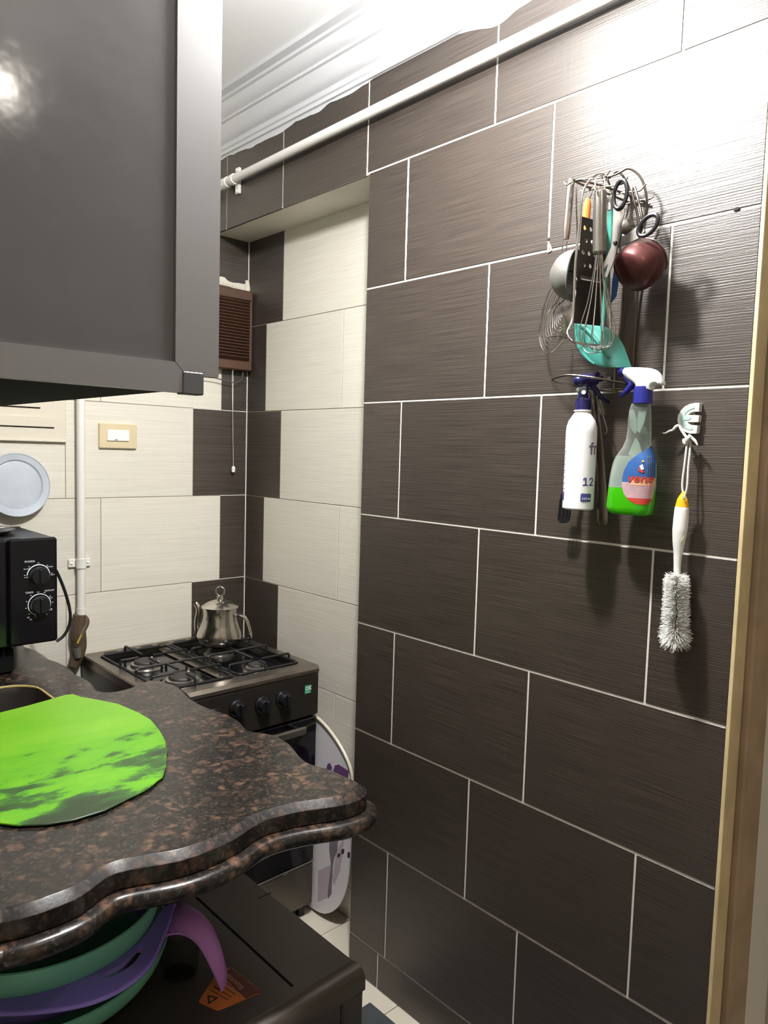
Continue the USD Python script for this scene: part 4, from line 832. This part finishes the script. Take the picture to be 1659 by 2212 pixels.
part(t, 'nozzle', cat_([tube([zt_+hd*.030+np.array([0, 0, .044]), zt_+hd*.046+np.array([0, 0, .046])], .008, 12), tube([zt_+hd*.030+np.array([0, 0, .048]), zt_+hd*.034+np.array([0, 0, .056])], .0075, 10)]), 'navy_plastic')
part(t, 'trigger', tube(spline([zt_+hd*.020+np.array([0, 0, .032]), zt_+hd*.034+np.array([0, 0, .018]), zt_+hd*.050+np.array([0, 0, .004]), zt_+hd*.070+np.array([0, 0, -.004])], 18), np.linspace(.007, .0035, 18), 10), 'navy_plastic')
vd = (EYE-bc)*[1, 1, 0]; vd /= np.linalg.norm(vd); rd = np.array([-vd[1], vd[0], 0])
cp = zt_+vd*.010+np.array([0, 0, .012]); part(t, 'pivot_cap', lathe([(0, .006), (.0045, .006), (.0050, 0), (0, 0)], cp, vd, 18), 'trigger_white')
part(t, 'clear_cover', ball(zt_+vd*.006-rd*.004+np.array([0, 0, .018]), .011, 2, (1, 1, 1.1)), 'clear_plastic')
def wrap(me, al0, z, r=br+.0002):
    """bends a flat label mesh (x to the right, y up) round the bottle"""
    v = me.vertices; a = al0+v[:, 0]/br; q = r+v[:, 2]
    return trimesh.Trimesh(bc+vd*(q*np.cos(a))[:, None]+rd*(q*np.sin(a))[:, None]+np.array([0, 0, 1.0])*(z+v[:, 1])[:, None], me.faces, process=False)
def flat(poly, d=.0003, sub=.004):
    m = trimesh.creation.extrude_polygon(poly, d, engine='earcut'); v, f = trimesh.remesh.subdivide_to_size(m.vertices, m.faces, sub, 12); return trimesh.Trimesh(v, f, process=False)
s2 = .5
part(t, 'lettering', wrap(meshkit.text_mesh('12', .0165, .0003, True), .16, .052), 'label_indigo', smooth=False)
part(t, 'logo_outline', wrap(meshkit.text_mesh('fr', .0235, .0003, True), .54, .118), 'label_indigo', smooth=False)
part(t, 'logo_fill', wrap(meshkit.text_mesh('fr', .0235, .0005, False), .555, .1182), 'print_grey', smooth=False)
lb = part(t, 'volume_label', wrap(flat(rrect(0, 0, .0245, .0175, .0035)), .13, .0180), 'label_indigo')
part(lb, 'lettering', wrap(meshkit.text_mesh('460 ml', .0046, .0006), .20, .0225), 'print_white', smooth=False)
part(t, 'small_print', cat_([wrap(flat(sbox(0, 0, .004+.004*((k*7) % 3), .0007)), -1.45, .046+.0045*k) for k in range(20)]), 'label_indigo', kind='stuff')
part(t, 'side_label', wrap(flat(sbox(0, 0, .010, .018)), -1.45, .0195), 'label_indigo'); part(t, 'side_line', wrap(flat(sbox(0, 0, .012, .001)), -1.45, .0425), 'label_indigo')

# ---------------------------------------------------------------- clear spray bottle with green liquid
xg = -.056
def sec(z, yl, yr_, dep, n=40, p=2.6):
    c_ = (yl+yr_)/2; a = abs(yr_-yl)/2; out = []
    for q in np.linspace(0, 2*math.pi, n, endpoint=False):
        cq, sq = math.cos(q), math.sin(q); out.append((xg+dep*math.copysign(abs(sq)**(2/p), sq), c_+a*math.copysign(abs(cq)**(2/p), cq), z))
    return out
rows_ = [(872, 1366, 1404, .012), (884, 1362, 1405, .014), (905, 1359, 1405, .016), (930, 1358, 1405, .017), (950, 1355, 1404, .018), (965, 1349, 1405, .020), (978, 1340, 1409, .022), (988, 1333, 1412, .024), (1000, 1328, 1415, .025), (1025, 1322, 1415, .026), (1052, 1318, 1414, .026), (1080, 1315, 1411, .026), (1098, 1313, 1408, .026), (1107, 1316, 1405, .024), (1111, 1322, 1400, .021)]
def at_row(v):
    vs = [r[0] for r in rows_]; l = np.interp(v, vs, [r[1] for r in rows_]); r = np.interp(v, vs, [r[2] for r in rows_]); d = np.interp(v, vs, [r[3] for r in rows_])
    pl, pr_ = onx(l, v, xg), onx(r, v, xg); k = .060/(pl[1]-pr_[1]) if False else 1.0
    return (pl[2]+pr_[2])/2, pl[1]-.004*0, pr_[1], d
def loft(S, inset=0.0):
    V = np.array([p for s in S for p in s]); n = len(S[0]); F = []
    for i in range(len(S)-1):
        for j in range(n):
            j2 = (j+1) % n; F += [[i*n+j, i*n+j2, (i+1)*n+j2], [i*n+j, (i+1)*n+j2, (i+1)*n+j]]
    V = np.vstack([V, np.mean(S[0], 0), np.mean(S[-1], 0)]); a, b = len(V)-2, len(V)-1
    for j in range(n): F += [[a, (j+1) % n, j], [b, (len(S)-1)*n+j, (len(S)-1)*n+(j+1) % n]]
    m = trimesh.Trimesh(V, np.array(F), process=False); m.fix_normals(); return m
S_ = [sec(*at_row(v)) for v in np.linspace(872, 1054, 36)]
gb0 = np.mean(sec(*at_row(1111)), 0)
t = thing('green_spray_bottle', 'clear spray bottle part filled with green cleaner, blue collar and white trigger head', 'bottle', gb0)
part(t, 'bottle', loft(S_), 'clear_plastic', smooth=60)
def inset(S, k): 
    out = []
    for s in S:
        s = np.array(s); c_ = s.mean(0); q = s-c_; out.append(c_+q*[1-k/.02*.5, 1-k/.03, 1])
    return out
part(t, 'liquid', loft([sec(*at_row(v)) for v in np.linspace(1054.3, 1111, 18)]), 'liquid_green', smooth=60, label='bright green liquid')
# foamy film and the tied sleeve inside the neck
part(t, 'film', loft(inset([sec(*at_row(v)) for v in np.linspace(985, 1053, 12)], .002)), 'cloudy_plastic', smooth=60)
for (e_, dy) in (([(1362, 888), (1371, 884), (1378, 905), (1379, 930), (1374, 938), (1364, 922)], .010), ([(1384, 886), (1400, 888), (1396, 912), (1385, 936), (1381, 932), (1381, 905)], .012), ([(1378, 945), (1386, 958), (1395, 990), (1370, 985), (1362, 982)], .014)):
    part(t, 'sleeve_fold', ext(Polygon([(onx(u, v, xg)[1], onx(u, v, xg)[2]) for u, v in e_]).buffer(-.001).buffer(.001), .002, (xg-dy+.004, 0, 0), (0, 1, 0), (0, 0, 1)), 'cloudy_plastic')
nz = onx(1388, 872, xg); 
part(t, 'collar', lathe([(0, 0), (.0180, 0), (.0185, .002), (.0185, .030), (.017, .034), (0, .034)], nz+np.array([0, 0, .000]), k=36), 'blue_plastic')
# trigger head, its outline extruded along the bottle's own width and rounded
ho_ = [(1377, 838), (1374, 830), (1366, 824), (1352, 813), (1348, 805), (1351, 797), (1362, 794), (1385, 794), (1412, 797), (1424, 806), (1432, 820), (1434, 831), (1424, 832), (1413, 833), (1410, 840), (1409, 843), (1378, 843)]
hq = [(onx(u, v, xg)[1], onx(u, v, xg)[2]) for u, v in ho_]; hq = spline(np.c_[np.array(hq), np.zeros(len(hq))], 90, True)[:, :2]
me = slab(hq, [(.013, -.007), (.0115, -.003), (.008, -.0004), (0, 0), (-.008, -.0004), (-.0115, -.003), (-.013, -.007)])
part(t, 'spray_head', trimesh.Trimesh(np.c_[xg-me.vertices[:, 2], me.vertices[:, 0], me.vertices[:, 1]], me.faces[:, ::-1], process=False), 'trigger_white', smooth=50, label='white spray head')
tg = [onx(u, v, xg) for u, v in ((1352, 812), (1360, 820), (1365, 830), (1358, 840), (1346, 852), (1339, 856))]
part(t, 'trigger', tube(spline(tg, 26), np.r_[np.linspace(.008, .009, 12), np.linspace(.0085, .004, 14)], 10, False, .8), 'blue_plastic', label='blue trigger')
part(t, 'nozzle', tube([onx(1349, 800, xg), onx(1339, 803, xg)], .0105, 14), 'blue_plastic')
# printed label on the front of the bottle
def proj_u(P): D = np.asarray(P)-EYE; return 829.5+FPX*(D@RIGHT)/(D@FWD)
QQ = np.linspace(.35, -3.75, 420)                              # from the far left side round the front to the side that faces the viewer
def arc_row(v, d):
    z, yl, yr_, dep = at_row(v); c_, a = (yl+yr_)/2, abs(yr_-yl)/2; cq, sq = np.cos(QQ), np.sin(QQ)
    return np.stack([xg+(dep+d)*np.sign(sq)*np.abs(sq)**(2/2.6), c_+(a+d)*np.sign(cq)*np.abs(cq)**(2/2.6), np.full_like(cq, z)], 1)
def lab(vs, lpts, rpts, d):
    rows = []
    for v in vs:
        ul = np.interp(v, [q[1] for q in lpts], [q[0] for q in lpts]); ur = np.interp(v, [q[1] for q in rpts], [q[0] for q in rpts])
        P = arc_row(v, d); u = proj_u(P); i0, i1 = int(np.argmin(u)), int(np.argmax(u)); i0, i1 = min(i0, i1), max(i0, i1); us = np.maximum.accumulate(u[i0:i1+1])
        t_ = np.interp(np.linspace(ul, max(ur, ul+.3), 26), us, np.arange(len(us))); rows.append(np.stack([np.interp(t_, np.arange(len(us)), P[i0:i1+1, k]) for k in range(3)], 1))
    return trimesh.Trimesh(*grid(rows), process=False)
Lb = [(1412, 958), (1400, 968), (1374, 984), (1358, 998), (1348, 1016), (1344, 1035), (1343, 1050), (1347, 1066), (1356, 1078), (1368, 1085), (1382, 1088), (1392, 1087)]
Rb = [(1418, 958), (1417, 985), (1416, 1030), (1413, 1060), (1408, 1078), (1398, 1087.5)]
part(t, 'label', lab(np.linspace(959, 1041, 22), Lb, Rb, .0004), 'label_blue', smooth=True, label='round label reading vene')
part(t, 'label_band', lab(np.linspace(1031, 1047, 6), [(1362, 1031), (1362, 1047)], Rb, .0006), 'label_peach', smooth=True)
part(t, 'label_flowers', lab(np.linspace(1041, 1074, 10), Lb, Rb, .0004), 'label_lilac', smooth=True)
part(t, 'label_foot', lab(np.linspace(1074, 1087, 6), Lb, Rb, .0004), 'label_red', smooth=True)
VV = np.linspace(872, 1111, 90); ZZ = np.array([at_row(q)[0] for q in VV])
def on_label(me, u, v, d=.0012):
    """lays flat print on the curved label: x runs along the outline from picture column u at row v, y up"""
    out = []; z0 = at_row(v)[0]
    for a in me.vertices:
        P = arc_row(np.interp(-(z0+a[1]), -ZZ, VV), d+a[2]); uu = proj_u(P); i0 = int(np.argmin(uu)); i1 = int(np.argmax(uu)); us = np.maximum.accumulate(uu[i0:i1+1]); k = np.interp(u, us, np.arange(i0, i1+1))
        L = np.r_[0, np.cumsum(np.linalg.norm(np.diff(P, axis=0), axis=1))]; s0 = np.interp(k, np.arange(len(L)), L)+a[0]
        out.append([np.interp(s0, L, P[:, j]) for j in range(3)])
    return trimesh.Trimesh(np.array(out), me.faces, process=False)
def slant(me, k=.18):
    v = me.vertices.copy(); v[:, 0] += v[:, 1]*k; return trimesh.Trimesh(v, me.faces, process=False)
tx = slant(meshkit.text_mesh('vene', .0125, .0004, True)); tx.apply_translation([-tx.bounds[0][0], 0, 0]); tx.apply_scale([.053/tx.extents[0], 1.1, 1])
part(t, 'lettering', on_label(tx, 1356, 1039, .0012), 'label_red', smooth=False)
for col, pl_ in (('print_white', [(0, 0), (.006, .004), (.009, -.006), (.004, -.008)]), ('label_red', [(-.001, -.001), (.004, -.008), (.010, -.010), (.006, -.014), (-.002, -.010)]), ('label_yellow', [(.004, .010), (.008, .012), (.010, .009), (.006, .007)])):
    part(t, 'label_emblem', on_label(flat(Polygon(pl_)), 1381, 1006, .0010), col)
wn_ = [(1401, 1020), (1401, 985), (1404, 974), (1409, 968), (1412, 974), (1413, 985), (1413, 1020)]
for k in range(3): part(t, 'label_window', on_label(flat(sbox(0, 0, .0007, .036)), 1398+4*k, 1022, .0010), 'print_grey')
part(t, 'label_window', on_label(flat(sbox(0, 0, .010, .0007)), 1398, 988, .0010), 'print_grey')

# ---------------------------------------------------------------- dark utensils hanging behind the bottles
def strip(pts, x, w): return tube(spline([onx(u, v, x) for u, v in pts], 30), w, 10, False, .35, (1, 0, 0))
t = thing('black_tongs', 'long dark steel tongs hanging from the loop between the two spray bottles', 'tongs', onx(1285, 840, -.04))
part(t, 'arm', strip([(1284, 842), (1290, 900), (1298, 970), (1302, 1050), (1302, 1100), (1303, 1134)], -.040, np.r_[np.full(14, .0065), np.linspace(.0065, .012, 10), np.full(5, .013), .008]), 'dark_steel')
part(t, 'arm', strip([(1276, 844), (1284, 900), (1292, 980), (1297, 1060), (1296, 1110)], -.032, np.full(30, .006)), 'dark_steel')
part(t, 'spring_wire', tube(wx([(1284, 838, -.035), (1290, 850, -.034), (1300, 890, -.032), (1311, 933, -.030), (1305, 938, -.030)], 24), .0012, 6), 'steel')
t = thing('slotted_turner', 'black slotted turner hanging behind the white spray bottle, its tip showing below', 'turner', onx(1262, 845, -.038))
part(t, 'handle', strip([(1266, 845), (1255, 920), (1240, 1000), (1228, 1066)], -.038, np.full(30, .006)), 'dark_steel')
hd_ = Polygon([(onx(u, v, -.040)[1], onx(u, v, -.040)[2]) for u, v in ((1212, 1066), (1208, 1085), (1205, 1110), (1204, 1122), (1210, 1130), (1222, 1130), (1229, 1124), (1232, 1105), (1234, 1066))]).buffer(-.001).buffer(.001)
for k in range(3):
    q = [(onx(u, v, -.040)[1], onx(u, v, -.040)[2]) for u, v in ((1211.5+8*k, 1078), (1208.5+8*k, 1120), (1210.5+8*k, 1121), (1213.5+8*k, 1078))]; hd_ = hd_.difference(Polygon(q))
part(t, 'blade', ext(hd_, .003, (-.040, 0, 0), (0, 1, 0), (0, 0, 1)), 'black_plastic', smooth=False)

# ---------------------------------------------------------------- E-shaped plastic hook, string and bottle brush
def hy(p, x): return [(onx(u, v, x)[1], onx(u, v, x)[2]) for u, v in p]
t = thing('plastic_wall_hook', 'white E-shaped plastic hook piece stuck on the dark tiles right of the bottles', 'hook', onx(1490, 905, -.004))
def Z5(p): return [(1400+a*160/1416, 850+b*160/1416) for a, b in p]
eo = Z5([(985, 180), (890, 182), (800, 200), (700, 250), (620, 335), (570, 430), (562, 520), (585, 600), (640, 680), (720, 740), (800, 765), (925, 765), (945, 610), (860, 605), (800, 595), (740, 545), (960, 545), (975, 415), (760, 410), (800, 370), (860, 345), (970, 345)])
eh = Polygon(hy(eo, -.014)).buffer(-.0008).buffer(.0008)
part(t, 'plate', ext(eh, .013, (-.0145, 0, 0), (0, 1, 0), (0, 0, 1)), 'hook_white', smooth=20)
ei = Z5([(880, 245), (800, 250), (710, 300), (640, 390), (620, 500), (640, 590), (700, 660), (790, 695), (845, 695), (850, 655), (800, 650), (730, 615), (690, 560), (690, 510), (800, 500), (815, 455), (720, 440), (700, 415), (720, 370), (790, 310), (885, 280)])
ip = Polygon(hy(ei, -.0152)).buffer(-.0012).buffer(.0012)
part(t, 'inlay', ext(ip, .0009, (-.0154, 0, 0), (0, 1, 0), (0, 0, 1)), 'hook_pale_green', label='pale green inlay')
part(t, 'inlay_line', ext(ip.buffer(.0006).difference(ip.buffer(-.0003)), .0008, (-.01515, 0, 0), (0, 1, 0), (0, 0, 1)), 'hook_line')
part(t, 'wall_pad', ext(Polygon(hy(Z5([(880, 330), (905, 420), (880, 600), (760, 600), (640, 520), (700, 380)]), -.002)), .002, (-.002, 0, 0), (0, 1, 0), (0, 0, 1)), 'brush_grip')
def z5(a, b): return (1400+a*160/1416, 850+b*160/1416)
t = thing('knotted_string', 'pale knotted string tying the bottle brush to the E-shaped hook', 'string', onx(*z5(740, 880), -.02))
part(t, 'tail', tube(wx([(*z5(575, 610), -.020), (*z5(520, 640), -.024), (*z5(480, 690), -.024), (*z5(400, 720), -.026), (*z5(340, 755), -.026), (*z5(272, 757), -.026)], 30), np.r_[np.full(10, .0028), np.linspace(.0026, .001, 20)], 7), 'string_white')
part(t, 'upper_cord', tube(wx([(*z5(590, 610), -.019), (*z5(660, 730), -.020), (*z5(740, 850), -.022)], 16), .0028, 7), 'string_white')
part(t, 'knot', tube(wx([(*z5(690, 880), -.022), (*z5(700, 940), -.026), (*z5(735, 960), -.026), (*z5(745, 880), -.030), (*z5(790, 830), -.028), (*z5(770, 900), -.022), (*z5(820, 930), -.022)], 40), .0036, 7), 'string_white')
part(t, 'tail', tube(wx([(*z5(780, 800), -.022), (*z5(840, 850), -.026), (*z5(900, 910), -.028), (*z5(945, 990), -.028)], 20), np.r_[np.full(12, .0030), np.linspace(.003, .0016, 8)], 7), 'string_white')
part(t, 'hanging_cord', tube(wx([(*z5(745, 960), -.024), (*z5(720, 1150), -.027), (*z5(685, 1450), -.030), (*z5(655, 1820), -.033), (*z5(700, 1960), -.034)], 30), .0021, 7), 'string_white')
part(t, 'hanging_cord', tube(wx([(*z5(805, 960), -.022), (*z5(795, 1150), -.025), (*z5(765, 1450), -.029), (*z5(740, 1820), -.033), (*z5(700, 1960), -.034)], 30), .0021, 7), 'string_white')
def zb_(a, b): return (1150+a*410/1417, 780+b*640/2212)
t = thing('bottle_brush', 'white bottle brush with a yellow-tipped handle hanging upside down on a string', 'brush', onx(*zb_(1140, 970), -.036))
xq = -.034
cl_ = [onx(*zb_(a, b), xq) for a, b in ((1130, 968), (1122, 1020), (1117, 1085), (1112, 1150), (1105, 1230), (1095, 1330), (1088, 1430), (1082, 1520), (1080, 1605))]
hw = np.array([4, 40, 55, 58, 58, 48, 34, 28, 26])*.29*.00088
cs = spline(cl_, 60); hw_ = np.interp(np.linspace(0, 1, 60), np.linspace(0, 1, 9), hw)
nt = 13
part(t, 'handle', tube(cs[nt:], hw_[nt:], 16, False, .8, (1, 0, 0)), 'brush_white'); part(t, 'tip', tube(cs[:nt+1], hw_[:nt+1]*1.01, 16, False, .8, (1, 0, 0)), 'brush_yellow', label='yellow handle tip')
part(t, 'hang_hole', ball(onx(*zb_(1133, 1018), xq-.0105), .0042, 2, (.35, .8, 1.3)), 'brush_grip')
part(t, 'grip_patch', ext(Polygon(hy([zb_(*q) for q in ((1140, 1290), (1120, 1320), (1098, 1340), (1106, 1360), (1130, 1330))], xq-.011)), .001, (xq-.0125, 0, 0), (0, 1, 0), (0, 0, 1)), 'brush_grip')
b0_, b1_ = onx(*zb_(1080, 1600), xq), onx(*zb_(1066, 2075), xq)
part(t, 'wire_stem', tube([b0_, b1_], .0022, 8), 'steel')
Vb, Fb = [], []
da = (b1_-b0_); ln_ = np.linalg.norm(da); da /= ln_; u1, v1, _ = basis(da)
for i in range(3400):
    s = rng.random()**.9; q = rng.random()*2*math.pi
    if s > .86: L_r = .028*(1+.25*rng.random())
    else: L_r = np.interp(s, [0, .06, .5, .86], [.016, .025, .026, .028])*(.88+.24*rng.random())
    base = b0_+da*ln_*s; out = math.cos(q)*u1+math.sin(q)*v1; back = -.28 if s < .8 else .35*(s-.8)/.2*2
    jt = rng.normal(0, .10, 3); tipd_ = out+da*(back+rng.normal(0, .16))+jt; tipd_ /= np.linalg.norm(tipd_)
    p1 = base+tipd_*L_r*.55; p2 = base+tipd_*L_r+np.array([0, 0, -.0016]); sd = np.cross(tipd_, da); sd /= np.linalg.norm(sd)+1e-9; w_b = .00042; o3 = np.cross(tipd_, sd)
    i0 = len(Vb)
    for p, w in ((base, w_b), (p1, w_b), (p2, w_b*.7)): Vb += [p+sd*w, p-sd*w*.5+o3*w*.87, p-sd*w*.5-o3*w*.87]
    for k in range(2):
        for j in range(3):
            j2 = (j+1) % 3; Fb += [[i0+3*k+j, i0+3*k+j2, i0+3*k+3+j2], [i0+3*k+j, i0+3*k+3+j2, i0+3*k+3+j]]
part(t, 'bristle_head', trimesh.Trimesh(np.array(Vb), np.array(Fb), process=False), 'bristle_white', smooth=False, kind='stuff')
